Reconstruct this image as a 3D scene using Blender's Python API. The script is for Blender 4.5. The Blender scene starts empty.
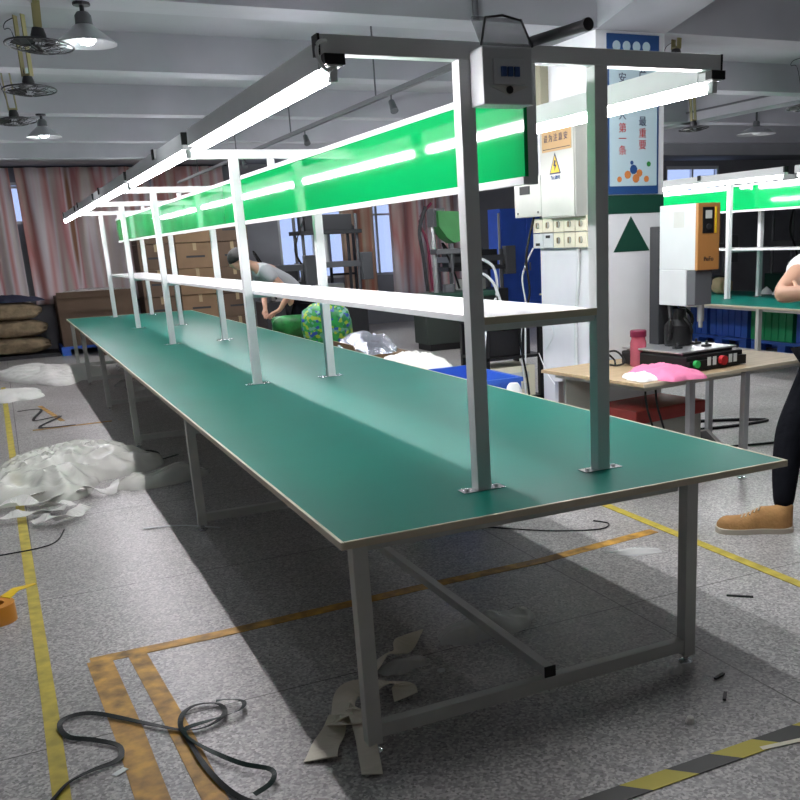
import bpy, bmesh, math, random
from mathutils import Vector, Matrix, noise
PI = math.pi
R = math.radians
random.seed(7)
sc = bpy.context.scene
C = sc.collection

# ---------------------------------------------------------------- camera
cam_d = bpy.data.cameras.new('camera'); cam = bpy.data.objects.new('camera', cam_d); C.objects.link(cam)
rv = Vector((0.89281265, -0.44826209, -0.04412097)); uv = Vector((0.16121322, 0.22654626, 0.96056602)); fv = Vector((0.4205899, 0.86471839, -0.27452915))
M = Matrix((rv, uv, -fv)).transposed().to_4x4(); M.translation = Vector((-0.8188, -2.6831, 1.6522))
cam.matrix_world = M
cam_d.sensor_width = 36; cam_d.lens = 936.37 / 800 * 36
cam_d.shift_x = -79.85 / 800; cam_d.shift_y = 105.89 / 800
cam_d.clip_start = 0.05; cam_d.clip_end = 200
sc.camera = cam

# ---------------------------------------------------------------- world, lights, exposure
sc.view_settings.view_transform = 'Standard'; sc.view_settings.look = 'None'
sc.view_settings.gamma = 1.0; sc.view_settings.use_curve_mapping = False
sc.view_settings.exposure = 0.12
w = bpy.data.worlds.new('world'); sc.world = w; w.use_nodes = True
w.node_tree.nodes['Background'].inputs[0].default_value = (0.72, 0.77, 0.95, 1)
w.node_tree.nodes['Background'].inputs[1].default_value = 1.3
def area(name, loc, size, energy, col=(1, 1, 1), rot=(0, 0, 0)):
    l = bpy.data.lights.new(name, 'AREA'); l.shape = 'RECTANGLE'; l.size, l.size_y = size; l.energy = energy; l.color = col
    o = bpy.data.objects.new(name, l); C.objects.link(o); o.location = loc; o.rotation_euler = rot; return o
TUBE = 78.0
area('ceiling_light_row_right', (5.2, -0.6, 2.9), (0.3, 4), 4, (0.96, 0.98, 1))  # added ambient fill out of view, no fixture modelled here
area('ceiling_light_row_aisle', (6.1, 6.5, 2.9), (0.3, 5), 26, (0.96, 0.98, 1))  # added fill over the aisle, brightens the crates under the second bench
area('ceiling_light_row_far', (3.5, 14.0, 2.9), (5, 0.3), 80, (0.96, 0.98, 1))  # added fill without a fixture, lifts the curtains and far wall
area('ceiling_light_row_left', (-2.6, 2.5, 2.9), (0.3, 6), 2, (0.96, 0.98, 1))  # added weak ambient fill over the left floor, no fixture
area('ceiling_light_row_side', (2.45, 1.6, 2.93), (0.08, 2.6), 46, (0.96, 0.98, 1))
area('window_daylight_behind', (0.5, -5.6, 1.9), (5, 1.6), 5, (1, 0.90, 0.80), (R(90), 0, 0))  # added warm fill for camera-facing sides, no window in this wall
area('window_daylight_right', (20.5, 8, 1.9), (1.6, 8), 20, (0.9, 0.95, 1), (0, R(90), 0))  # added sideways fill from the right wall, which has no window

# ---------------------------------------------------------------- materials
def mat(name, col, rough=0.6, metal=0.0, var=0.0, scale=8.0, bump=0.0, bscale=60.0, emit=0.0, alpha=1.0, coat=0.0, trans=0.0, spec=0.5, stretch=(1, 1, 1)):
    m = bpy.data.materials.new(name); m.use_nodes = True; nt = m.node_tree; b = nt.nodes['Principled BSDF']
    c = (*col, 1)
    b.inputs['Base Color'].default_value = c; b.inputs['Roughness'].default_value = rough; b.inputs['Metallic'].default_value = metal
    b.inputs['Specular IOR Level'].default_value = spec
    tc = nt.nodes.new('ShaderNodeTexCoord'); mp = nt.nodes.new('ShaderNodeMapping'); nt.links.new(tc.outputs['Object'], mp.inputs[0]); mp.inputs['Scale'].default_value = stretch
    if var:
        n = nt.nodes.new('ShaderNodeTexNoise'); n.inputs['Scale'].default_value = scale; n.inputs['Detail'].default_value = 5
        nt.links.new(mp.outputs[0], n.inputs[0])
        r = nt.nodes.new('ShaderNodeValToRGB'); e = r.color_ramp.elements
        e[0].position = 0.3; e[1].position = 0.7
        e[0].color = (*[max(0, v * (1 - var)) for v in col], 1); e[1].color = (*[min(1, v * (1 + var)) for v in col], 1)
        nt.links.new(n.outputs[0], r.inputs[0]); nt.links.new(r.outputs[0], b.inputs['Base Color'])
    if bump:
        n2 = nt.nodes.new('ShaderNodeTexNoise'); n2.inputs['Scale'].default_value = bscale; n2.inputs['Detail'].default_value = 4
        nt.links.new(mp.outputs[0], n2.inputs[0])
        bp = nt.nodes.new('ShaderNodeBump'); bp.inputs['Strength'].default_value = bump; bp.inputs['Distance'].default_value = 0.02
        nt.links.new(n2.outputs[0], bp.inputs['Height']); nt.links.new(bp.outputs[0], b.inputs['Normal'])
    if emit:
        b.inputs['Emission Color'].default_value = c; b.inputs['Emission Strength'].default_value = emit
    b.inputs['Alpha'].default_value = alpha
    b.inputs['Coat Weight'].default_value = coat
    b.inputs['Transmission Weight'].default_value = trans
    return m

def floor_mat():
    m = bpy.data.materials.new('terrazzo'); m.use_nodes = True; nt = m.node_tree; b = nt.nodes['Principled BSDF']
    tc = nt.nodes.new('ShaderNodeTexCoord')
    v = nt.nodes.new('ShaderNodeTexVoronoi'); v.inputs['Scale'].default_value = 105; nt.links.new(tc.outputs['Object'], v.inputs[0])
    r = nt.nodes.new('ShaderNodeValToRGB'); r.color_ramp.interpolation = 'CONSTANT'
    els = [(0, (0.31, 0.30, 0.295)), (0.3, (0.47, 0.46, 0.45)), (0.55, (0.37, 0.36, 0.355)), (0.72, (0.60, 0.59, 0.57)), (0.86, (0.22, 0.215, 0.21)), (0.93, (0.55, 0.545, 0.54))]
    e = r.color_ramp.elements; e[0].color = (*els[0][1], 1); e[1].position = els[1][0]; e[1].color = (*els[1][1], 1)
    for p, c in els[2:]: k = e.new(p); k.color = (*c, 1)
    sep = nt.nodes.new('ShaderNodeSeparateColor'); nt.links.new(v.outputs['Color'], sep.inputs[0]); nt.links.new(sep.outputs[0], r.inputs[0])
    n = nt.nodes.new('ShaderNodeTexNoise'); n.inputs['Scale'].default_value = 1.7; n.inputs['Detail'].default_value = 7; nt.links.new(tc.outputs['Object'], n.inputs[0])
    r2 = nt.nodes.new('ShaderNodeValToRGB'); r2.color_ramp.elements[0].position = 0.3; r2.color_ramp.elements[0].color = (0.72, 0.71, 0.70, 1); r2.color_ramp.elements[1].position = 0.7
    nt.links.new(n.outputs[0], r2.inputs[0])
    mx = nt.nodes.new('ShaderNodeMix'); mx.data_type = 'RGBA'; mx.blend_type = 'MULTIPLY'; mx.inputs[0].default_value = 1
    nt.links.new(r.outputs[0], mx.inputs[6]); nt.links.new(r2.outputs[0], mx.inputs[7])
    # slab joints
    br = nt.nodes.new('ShaderNodeTexBrick'); br.offset = 0; br.inputs['Scale'].default_value = 1; br.inputs['Brick Width'].default_value = 2.4; br.inputs['Row Height'].default_value = 1.62
    br.inputs['Mortar Size'].default_value = 0.004; br.inputs['Color1'].default_value = br.inputs['Color2'].default_value = (1, 1, 1, 1); br.inputs['Mortar'].default_value = (0.25, 0.24, 0.23, 1)
    mp = nt.nodes.new('ShaderNodeMapping'); mp.inputs['Location'].default_value = (0.9, 0.98, 0); nt.links.new(tc.outputs['Object'], mp.inputs[0]); nt.links.new(mp.outputs[0], br.inputs[0])
    m2 = nt.nodes.new('ShaderNodeMix'); m2.data_type = 'RGBA'; m2.blend_type = 'MULTIPLY'; m2.inputs[0].default_value = 1
    nt.links.new(mx.outputs[2], m2.inputs[6]); nt.links.new(br.outputs[0], m2.inputs[7]); nt.links.new(m2.outputs[2], b.inputs['Base Color'])
    rr = nt.nodes.new('ShaderNodeMapRange'); rr.inputs[3].default_value = 0.22; rr.inputs[4].default_value = 0.5; nt.links.new(n.outputs[0], rr.inputs[0]); nt.links.new(rr.outputs[0], b.inputs['Roughness'])
    return m

def stripe_mat(name, cols, scale, axis='X', distort=0.4, rough=0.85):
    m = bpy.data.materials.new(name); m.use_nodes = True; nt = m.node_tree; b = nt.nodes['Principled BSDF']; b.inputs['Roughness'].default_value = rough
    tc = nt.nodes.new('ShaderNodeTexCoord'); mp = nt.nodes.new('ShaderNodeMapping')
    mp.inputs['Scale'].default_value = (scale, 0.0, 0.12) if axis == 'X' else (0.12, 0, scale)
    nt.links.new(tc.outputs['Object'], mp.inputs[0])
    n = nt.nodes.new('ShaderNodeTexNoise'); n.inputs['Scale'].default_value = 1; n.inputs['Detail'].default_value = 2; nt.links.new(mp.outputs[0], n.inputs[0])
    r = nt.nodes.new('ShaderNodeValToRGB'); e = r.color_ramp.elements; k = len(cols)
    e[0].position = 0.25; e[0].color = (*cols[0], 1); e[1].position = 0.75; e[1].color = (*cols[-1], 1)
    for i, c in enumerate(cols[1:-1]): q = e.new(0.25 + 0.5 * (i + 1) / (k - 1)); q.color = (*c, 1)
    nt.links.new(n.outputs[0], r.inputs[0]); nt.links.new(r.outputs[0], b.inputs['Base Color'])
    return m

def hazard_mat():
    m = bpy.data.materials.new('hazard_tape'); m.use_nodes = True; nt = m.node_tree; b = nt.nodes['Principled BSDF']; b.inputs['Roughness'].default_value = 0.5
    tc = nt.nodes.new('ShaderNodeTexCoord'); wv = nt.nodes.new('ShaderNodeTexWave'); wv.bands_direction = 'DIAGONAL'; wv.inputs['Scale'].default_value = 1.75
    nt.links.new(tc.outputs['Object'], wv.inputs[0])
    r = nt.nodes.new('ShaderNodeValToRGB'); r.color_ramp.interpolation = 'CONSTANT'; r.color_ramp.elements[0].color = (0.03, 0.03, 0.025, 1); r.color_ramp.elements[1].position = 0.5; r.color_ramp.elements[1].color = (0.5, 0.42, 0.03, 1)
    nt.links.new(wv.outputs[0], r.inputs[0]); nt.links.new(r.outputs[0], b.inputs['Base Color'])
    return m

def patch_mat(name, cols, scale, rough=0.35):
    m = bpy.data.materials.new(name); m.use_nodes = True; nt = m.node_tree; b = nt.nodes['Principled BSDF']; b.inputs['Roughness'].default_value = rough
    tc = nt.nodes.new('ShaderNodeTexCoord'); v = nt.nodes.new('ShaderNodeTexVoronoi'); v.inputs['Scale'].default_value = scale; nt.links.new(tc.outputs['Object'], v.inputs[0])
    sp = nt.nodes.new('ShaderNodeSeparateColor'); nt.links.new(v.outputs['Color'], sp.inputs[0]); r = nt.nodes.new('ShaderNodeValToRGB'); r.color_ramp.interpolation = 'CONSTANT'; e = r.color_ramp.elements
    e[0].color = (*cols[0], 1); e[1].position = 1 / len(cols); e[1].color = (*cols[1], 1)
    for i, c in enumerate(cols[2:]): q = e.new((i + 2) / len(cols)); q.color = (*c, 1)
    nt.links.new(sp.outputs[0], r.inputs[0]); nt.links.new(r.outputs[0], b.inputs['Base Color']); return m

def emis(name, col, s):
    m = bpy.data.materials.new(name); m.use_nodes = True; nt = m.node_tree; nt.nodes.clear()
    e = nt.nodes.new('ShaderNodeEmission'); e.inputs[0].default_value = (*col, 1); e.inputs[1].default_value = s
    o = nt.nodes.new('ShaderNodeOutputMaterial'); nt.links.new(e.outputs[0], o.inputs[0]); return m

def film_mat(name, col, a=0.45, rough=0.25):
    m = bpy.data.materials.new(name); m.use_nodes = True; nt = m.node_tree; b = nt.nodes['Principled BSDF']
    b.inputs['Base Color'].default_value = (*col, 1); b.inputs['Roughness'].default_value = rough; b.inputs['Alpha'].default_value = a
    tc = nt.nodes.new('ShaderNodeTexCoord'); v = nt.nodes.new('ShaderNodeTexNoise'); v.noise_type = 'RIDGED_MULTIFRACTAL'; v.inputs['Scale'].default_value = 5.0; v.inputs['Detail'].default_value = 3; nt.links.new(tc.outputs['Object'], v.inputs[0])
    bp = nt.nodes.new('ShaderNodeBump'); bp.inputs['Strength'].default_value = 0.6; bp.inputs['Distance'].default_value = 0.03; nt.links.new(v.outputs[0], bp.inputs['Height']); nt.links.new(bp.outputs[0], b.inputs['Normal'])
    mr = nt.nodes.new('ShaderNodeMapRange'); mr.inputs[1].default_value = 0.2; mr.inputs[2].default_value = 1.2; mr.inputs[3].default_value = a - 0.12; mr.inputs[4].default_value = min(1, a + 0.25); nt.links.new(v.outputs[0], mr.inputs[0]); nt.links.new(mr.outputs[0], b.inputs['Alpha'])
    return m

def glass_mat():
    m = bpy.data.materials.new('window_glass'); m.use_nodes = True; nt = m.node_tree; nt.nodes.clear()
    t = nt.nodes.new('ShaderNodeBsdfTransparent'); t.inputs[0].default_value = (0.75, 0.82, 0.95, 1); g = nt.nodes.new('ShaderNodeBsdfGlossy'); g.inputs['Roughness'].default_value = 0.05
    x = nt.nodes.new('ShaderNodeMixShader'); x.inputs[0].default_value = 0.08; o = nt.nodes.new('ShaderNodeOutputMaterial')
    nt.links.new(t.outputs[0], x.inputs[1]); nt.links.new(g.outputs[0], x.inputs[2]); nt.links.new(x.outputs[0], o.inputs[0]); return m

m_floor = floor_mat()
m_wall = mat('wall_plaster', (0.26, 0.265, 0.29), 0.8, var=0.12, scale=1.5)
m_ceil = mat('ceiling_paint', (0.36, 0.37, 0.40), 0.85, var=0.06, scale=1.2, bump=0.05, bscale=5)
m_beam = mat('beam_paint', (0.39, 0.40, 0.435), 0.8, var=0.08, scale=2.0, bump=0.05, bscale=6)
m_col = mat('pillar_paint', (0.74, 0.75, 0.78), 0.7, var=0.05, scale=3)
m_green_top = mat('green_mat_top', (0.002, 0.140, 0.108), 0.42, var=0.08, scale=1.3, bump=0.015, bscale=9, spec=0.16)
m_trim = mat('cream_edging', (0.62, 0.56, 0.42), 0.45)
m_white = mat('white_powder_coat', (0.74, 0.76, 0.76), 0.35, var=0.03, scale=6)
m_leg = mat('pale_grey_steel', (0.56, 0.57, 0.54), 0.4, var=0.05, scale=8)
m_shelf = mat('white_laminate', (0.85, 0.86, 0.86), 0.25)
m_board = mat('green_film', (0.0, 0.38, 0.095), 0.05, bump=0.03, bscale=0.9)
m_chrome = mat('chrome', (0.75, 0.76, 0.77), 0.22, 1.0)
m_alu = mat('aluminium', (0.62, 0.63, 0.65), 0.35, 0.8)
m_black = mat('black_plastic', (0.009, 0.009, 0.010), 0.5, spec=0.3)
m_dark = mat('dark_iron', (0.035, 0.036, 0.04), 0.5, 0.3)
m_tube = emis('lit_tube', (1.0, 0.96, 1.0), TUBE)
m_bulb = emis('lit_bulb', (0.93, 0.96, 1.0), 25)
m_yellow = mat('yellow_line_paint', (0.50, 0.40, 0.05), 0.55, var=0.25, scale=14)
m_orange = mat('worn_orange_line_paint', (0.46, 0.25, 0.04), 0.55, var=0.55, scale=13)
m_hazard = hazard_mat()
m_film = film_mat('clear_plastic_film', (0.92, 0.94, 0.85), 0.72, 0.2)
m_film2 = film_mat('thin_clear_film', (0.85, 0.87, 0.84), 0.58, 0.2)
m_foam = mat('white_foam', (0.78, 0.78, 0.74), 0.7, bump=0.2, bscale=20)
m_paper = mat('beige_paper_tape', (0.74, 0.69, 0.57), 0.65, bump=0.2, bscale=12)
m_strap = mat('black_green_strap', (0.006, 0.010, 0.009), 0.5, spec=0.25)
m_burlap = mat('burlap', (0.24, 0.18, 0.11), 0.9, var=0.3, scale=9, bump=0.6, bscale=35)
m_carton = mat('brown_cardboard', (0.20, 0.125, 0.07), 0.8, var=0.12, scale=3)
m_carton_d = mat('dark_brown_cardboard', (0.11, 0.07, 0.045), 0.8, var=0.15, scale=3)
m_tape = mat('tan_packing_tape', (0.34, 0.26, 0.15), 0.3)
m_blue = mat('blue_plastic', (0.04, 0.13, 0.58), 0.4, var=0.1, scale=5)
m_bluesteel = mat('blue_painted_steel', (0.05, 0.15, 0.75), 0.5, var=0.12, scale=2.5)
m_crgreen = mat('green_plastic', (0.01, 0.38, 0.14), 0.4)
m_cabinet = mat('grey_beige_steel', (0.44, 0.45, 0.41), 0.35, 0.2, var=0.07, scale=4)
m_cream = mat('cream_plastic', (0.74, 0.70, 0.54), 0.4)
m_mwhite = mat('off_white_enamel', (0.62, 0.65, 0.66), 0.4, var=0.03, scale=5)
m_morange = mat('orange_brown_enamel', (0.42, 0.19, 0.055), 0.45)
m_mgrey = mat('dark_grey_enamel', (0.10, 0.105, 0.115), 0.45)
m_dgreen = mat('dark_green_paint', (0.006, 0.055, 0.035), 0.5)
m_machgreen = mat('machine_green', (0.03, 0.22, 0.05), 0.45, var=0.1, scale=6)
m_wood = mat('plywood_top', (0.42, 0.31, 0.18), 0.5, var=0.18, scale=4, stretch=(1, 6, 1))
m_skin = mat('skin', (0.50, 0.29, 0.20), 0.5)
m_hair = mat('dark_hair', (0.012, 0.010, 0.010), 0.6, bump=0.5, bscale=80)
m_shirt_g = mat('grey_cotton', (0.36, 0.38, 0.40), 0.85, bump=0.25, bscale=9)
m_shirt_w = mat('white_cotton', (0.75, 0.75, 0.76), 0.85, bump=0.2, bscale=9)
m_trouser = mat('black_denim', (0.004, 0.0045, 0.007), 0.9, bump=0.4, bscale=14, spec=0.1)
m_shoe = mat('tan_suede', (0.38, 0.20, 0.07), 0.8, var=0.12, scale=20, bump=0.2, bscale=60)
m_sole = mat('pale_rubber', (0.50, 0.44, 0.36), 0.6)
m_red = mat('red_plastic', (0.42, 0.015, 0.02), 0.4)
m_redpaint = mat('dull_red_paint', (0.30, 0.035, 0.03), 0.5, var=0.2, scale=6)
m_pink = mat('pink_cloth', (0.72, 0.20, 0.36), 0.8, bump=0.3, bscale=14)
m_wcloth = mat('white_cloth', (0.80, 0.80, 0.80), 0.8, bump=0.3, bscale=14)
m_pinkclear = mat('pink_clear_plastic', (0.75, 0.18, 0.25), 0.15, trans=0.5)
m_maroon = mat('maroon_plastic', (0.16, 0.01, 0.04), 0.4)
m_glass = glass_mat()
m_curtain = stripe_mat('striped_curtain', [(0.30, 0.14, 0.09), (0.75, 0.68, 0.62), (0.62, 0.28, 0.26), (0.78, 0.70, 0.74), (0.74, 0.66, 0.62), (0.62, 0.27, 0.28), (0.78, 0.68, 0.72), (0.30, 0.15, 0.09)], 3.0)
m_curtain2 = stripe_mat('brown_curtain', [(0.20, 0.10, 0.06), (0.46, 0.36, 0.28), (0.40, 0.15, 0.10), (0.38, 0.30, 0.22)], 4.5)
m_poster = mat('pale_blue_poster', (0.46, 0.60, 0.66), 0.35)
m_pblue = mat('poster_blue', (0.02, 0.07, 0.22), 0.4)
m_ink = mat('dark_ink', (0.03, 0.03, 0.08), 0.6)
m_rink = mat('red_ink', (0.45, 0.04, 0.04), 0.6)
m_oink = mat('orange_ink', (0.60, 0.20, 0.05), 0.6)
m_signo = mat('sign_tan', (0.48, 0.30, 0.13), 0.5)
m_yel = mat('sign_yellow', (0.80, 0.55, 0.02), 0.5)
m_bag = patch_mat('printed_green_bag', [(0.02, 0.24, 0.05), (0.02, 0.06, 0.30), (0.01, 0.16, 0.05), (0.30, 0.40, 0.03), (0.02, 0.28, 0.06), (0.02, 0.20, 0.05), (0.12, 0.30, 0.25)], 30)
m_foil = mat('silver_foil', (0.45, 0.48, 0.55), 0.25, 0.8, bump=0.9, bscale=18)

# ---------------------------------------------------------------- mesh helpers
class MB:
    def __init__(s): s.bm = bmesh.new()
    def box(s, x0, x1, y0, y1, z0, z1, bev=0.0, mtx=None):
        b2 = bmesh.new(); bmesh.ops.create_cube(b2, size=1)
        for v in b2.verts: v.co = Vector(((x0 + x1) / 2 + v.co.x * (x1 - x0), (y0 + y1) / 2 + v.co.y * (y1 - y0), (z0 + z1) / 2 + v.co.z * (z1 - z0)))
        if bev: bmesh.ops.bevel(b2, geom=b2.edges[:], offset=bev, segments=2, affect='EDGES', profile=0.6)
        if mtx: b2.transform(mtx)
        s.join(b2); return s
    def join(s, b2):
        me = bpy.data.meshes.new('t'); b2.to_mesh(me); b2.free(); s.bm.from_mesh(me); bpy.data.meshes.remove(me)
    def join_box(s, x0, x1, y0, y1, z0, z1, m_): return s.box(x0, x1, y0, y1, z0, z1, 0.006, m_)
    def cyl(s, a, b, r, r2=None, n=16, cap=True):
        a = Vector(a); b = Vector(b); d = b - a; b2 = bmesh.new()
        bmesh.ops.create_cone(b2, cap_ends=cap, segments=n, radius1=r, radius2=r if r2 is None else r2, depth=d.length)
        q = Vector((0, 0, 1)).rotation_difference(d.normalized())
        b2.transform(Matrix.Translation((a + b) / 2) @ q.to_matrix().to_4x4()); s.join(b2); return s
    def lathe(s, prof, c=(0, 0, 0), n=24, mtx=None):
        b2 = bmesh.new(); rings = []
        for r, z in prof: rings.append([b2.verts.new((c[0] + r * math.cos(2 * PI * k / n), c[1] + r * math.sin(2 * PI * k / n), c[2] + z)) for k in range(n)])
        for i in range(len(rings) - 1):
            for k in range(n): b2.faces.new((rings[i][k], rings[i][(k + 1) % n], rings[i + 1][(k + 1) % n], rings[i + 1][k]))
        if prof[0][0] > 0: b2.faces.new(rings[0][::-1])
        if prof[-1][0] > 0: b2.faces.new(rings[-1])
        bmesh.ops.remove_doubles(b2, verts=b2.verts[:], dist=1e-5)
        if mtx: b2.transform(mtx)
        s.join(b2); return s
    def tube(s, pts, r, n=8, closed=False):
        pts = [Vector(p) for p in pts]; b2 = bmesh.new(); rings = []; N = len(pts)
        for i, p in enumerate(pts):
            t = (pts[(i + 1) % N] - pts[i - 1]) if closed else (pts[min(i + 1, N - 1)] - pts[max(i - 1, 0)])
            t.normalize(); up = Vector((0, 0, 1)) if abs(t.z) < 0.9 else Vector((1, 0, 0))
            a = t.cross(up).normalized(); b = a.cross(t)
            rings.append([b2.verts.new(p + r * (math.cos(2 * PI * k / n) * a + math.sin(2 * PI * k / n) * b)) for k in range(n)])
        for i in range(N if closed else N - 1):
            A, B = rings[i], rings[(i + 1) % N]
            for k in range(n): b2.faces.new((A[k], A[(k + 1) % n], B[(k + 1) % n], B[k]))
        if not closed: b2.faces.new(rings[0][::-1]); b2.faces.new(rings[-1])
        s.join(b2); return s
    def ribbon(s, pts, wid, th=0.002, tw=None):
        pts = [Vector(p) for p in pts]; b2 = bmesh.new(); rings = []; N = len(pts)
        for i, p in enumerate(pts):
            t = (pts[min(i + 1, N - 1)] - pts[max(i - 1, 0)]).normalized()
            a = t.cross(Vector((0, 0, 1))); a = a.normalized() if a.length > 1e-4 else Vector((1, 0, 0)); u = a.cross(t).normalized()
            an = tw[i] if tw else 0; d = a * math.cos(an) + u * math.sin(an); nn = t.cross(d).normalized()
            ww = wid[i] if isinstance(wid, (list, tuple)) else wid
            rings.append([b2.verts.new(p + d * ww * sx / 2 + nn * th * sy / 2) for sx, sy in ((-1, -1), (1, -1), (1, 1), (-1, 1))])
        for i in range(N - 1):
            for k in range(4): b2.faces.new((rings[i][k], rings[i][(k + 1) % 4], rings[i + 1][(k + 1) % 4], rings[i + 1][k]))
        b2.faces.new(rings[0][::-1]); b2.faces.new(rings[-1]); s.join(b2); return s
    def prism(s, pts, ext):     # polygon of 3D points pushed along a vector
        b2 = bmesh.new(); vs = [b2.verts.new(p) for p in pts]; f = b2.faces.new(vs)
        g = bmesh.ops.extrude_face_region(b2, geom=[f]); bmesh.ops.translate(b2, verts=[v for v in g['geom'] if isinstance(v, bmesh.types.BMVert)], vec=Vector(ext)); s.join(b2); return s
    def build(s, name, m, parent=None, smooth=False, kind=None, label=None):
        bmesh.ops.recalc_face_normals(s.bm, faces=s.bm.faces[:])
        me = bpy.data.meshes.new(name); s.bm.to_mesh(me); s.bm.free(); me.materials.append(m)
        if smooth:
            for p in me.polygons: p.use_smooth = True
            try: me.set_sharp_from_angle(angle=R(40))
            except Exception: pass
        o = bpy.data.objects.new(name, me); C.objects.link(o)
        if parent: o.parent = parent
        if kind: o['kind'] = kind
        if label: o['label'] = label
        return o
def tag(o, label, cat, group=None, kind=None):
    o['label'] = label; o['category'] = cat
    if group: o['group'] = group
    if kind: o['kind'] = kind
    return o
def empty(name, loc, label, cat, group=None, rz=0):
    o = bpy.data.objects.new(name, None); C.objects.link(o); o.location = loc; o.rotation_euler = (0, 0, rz); o.empty_display_size = 0.1
    return tag(o, label, cat, group)
def copy_tree(o, parent=None):
    c = o.copy(); C.objects.link(c)
    if parent: c.parent = parent
    for ch in list(o.children): copy_tree(ch, c)
    return c
def struct(o): o['kind'] = 'structure'; return o
def smooth_path(pts, k=6):
    pts = [Vector(p) for p in pts]; out = []
    for i in range(len(pts) - 1):
        p0 = pts[max(i - 1, 0)]; p1 = pts[i]; p2 = pts[i + 1]; p3 = pts[min(i + 2, len(pts) - 1)]
        for j in range(k):
            t = j / k; out.append(0.5 * ((2 * p1) + (p2 - p0) * t + (2 * p0 - 5 * p1 + 4 * p2 - p3) * t * t + (3 * p1 - p0 - 3 * p2 + p3) * t ** 3))
    out.append(pts[-1]); return out
def text(name, s, size, origin, xdir, m, parent=None, zdir=(0, 0, 1), ext=0.001):
    cu = bpy.data.curves.new(name, 'FONT'); cu.body = s; cu.size = size; cu.extrude = ext; cu.align_x = 'CENTER'; cu.align_y = 'CENTER'
    o = bpy.data.objects.new(name, cu); C.objects.link(o)
    bpy.context.view_layer.update()
    me = bpy.data.meshes.new_from_object(o.evaluated_get(bpy.context.evaluated_depsgraph_get()))
    C.objects.unlink(o); bpy.data.objects.remove(o)
    X = Vector(xdir).normalized(); Z = Vector(zdir); N = X.cross(Z)
    me.transform(Matrix((X, Z, N)).transposed().to_4x4()); me.transform(Matrix.Translation(origin))
    me.materials.clear(); me.materials.append(m)
    o = bpy.data.objects.new(name, me); C.objects.link(o)
    if parent: o.parent = parent
    return o
def heap(name, cx, cy, rx, ry, h, seed, m, rz=0, base=0.003, n=46, rough=1.0, parent=None, edge=0.25, fr=4.5):
    b = bmesh.new(); g = {}
    for i in range(n + 1):
        for j in range(n + 1):
            x = -1 + 2 * i / n; y = -1 + 2 * j / n
            # disc mapping
            u = x * math.sqrt(1 - y * y / 2); v = y * math.sqrt(1 - x * x / 2); r = math.hypot(u, v)
            a = math.atan2(v, u); e = 1 + edge * noise.noise(Vector((math.cos(a) * 1.6, math.sin(a) * 1.6, seed))) * 2
            X, Y = u * rx * e, v * ry * e
            P = Vector((X * fr, Y * fr, seed * 3.1))
            f = noise.ridged_multi_fractal(P, 0.9, 2.2, 4, 1.0, 2.0) if rough else 1
            z = base + h * max(0, 1 - r ** 2.2) ** 0.6 * (0.45 + 0.28 * f * rough)
            z += h * 0.16 * abs(noise.noise(P * 2.2)) * (1 if r < 0.98 else 0)
            wob = 0.012
            g[i, j] = b.verts.new((X + wob * noise.noise(P * 2), Y + wob * noise.noise(P * 2 + Vector((9, 1, 4))), z if r < 0.995 else base))
    for i in range(n):
        for j in range(n): b.faces.new((g[i, j], g[i + 1, j], g[i + 1, j + 1], g[i, j + 1]))
    mb = MB(); mb.bm.free(); mb.bm = b; o = mb.build(name, m, parent, smooth=True)
    o.location = (cx, cy, 0); o.rotation_euler.z = rz
    return o
def skin(name, joints, edges, m, parent=None, sub=2):
    """joints: name -> (x,y,z,r[,ry]); continuous skinned surface."""
    names = list(joints); me = bpy.data.meshes.new(name)
    me.from_pydata([joints[k][:3] for k in names], [(names.index(a), names.index(b)) for a, b in edges], [])
    o = bpy.data.objects.new(name, me); C.objects.link(o)
    sm = o.modifiers.new('skin', 'SKIN'); sm.use_smooth_shade = True
    if not me.skin_vertices: me.attributes  # layer appears with the modifier
    if not me.skin_vertices:
        bm = bmesh.new(); bm.from_mesh(me); bm.verts.layers.skin.verify(); bm.to_mesh(me); bm.free()
    L = me.skin_vertices[0].data
    for i, k in enumerate(names):
        j = joints[k]; L[i].radius = (j[3], j[4] if len(j) > 4 else j[3]); L[i].use_root = (i == 0)
    ss = o.modifiers.new('sub', 'SUBSURF'); ss.levels = ss.render_levels = sub
    bpy.context.view_layer.update()
    nm = bpy.data.meshes.new_from_object(o.evaluated_get(bpy.context.evaluated_depsgraph_get()))
    C.objects.unlink(o); bpy.data.objects.remove(o)
    nm.materials.clear(); nm.materials.append(m)
    for p in nm.polygons: p.use_smooth = True
    o = bpy.data.objects.new(name, nm); C.objects.link(o)
    if parent: o.parent = parent
    return o

# ================================================================ ROOM
X0, X1, Y0, Y1, ZC = -5.0, 21.0, -6.0, 16.4, 3.22
struct(MB().box(X0, X1, Y0, Y1, -0.15, 0).build('floor', m_floor))
struct(MB().box(X0, X1, Y0, Y1, ZC, ZC + 0.15).build('ceiling', m_ceil))
def wall_holes(name, holes):
    mb = MB(); xs = X0 - 0.2
    for (a, b, z0, z1) in holes:
        mb.box(xs, a, Y1, Y1 + 0.2, 0, ZC); mb.box(a, b, Y1, Y1 + 0.2, 0, z0); mb.box(a, b, Y1, Y1 + 0.2, z1, ZC); xs = b
    mb.box(xs, X1 + 0.2, Y1, Y1 + 0.2, 0, ZC); return struct(mb.build(name, m_wall))
WINS = [(-0.9, 2.0, 2.25, 2.95), (4.3, 7.1, 1.0, 2.9), (13.8, 15.4, 2.45, 3.1)]
wall_holes('wall_back', WINS)
struct(MB().box(X0 - 0.2, X0, Y0, Y1, 0, ZC).build('wall_left', m_wall))
struct(MB().box(X1, X1 + 0.2, Y0, Y1, 0, ZC).build('wall_right', m_wall))
struct(MB().box(X0 - 0.2, X1 + 0.2, Y0 - 0.2, Y0, 0, ZC).build('wall_front', m_wall))
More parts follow.
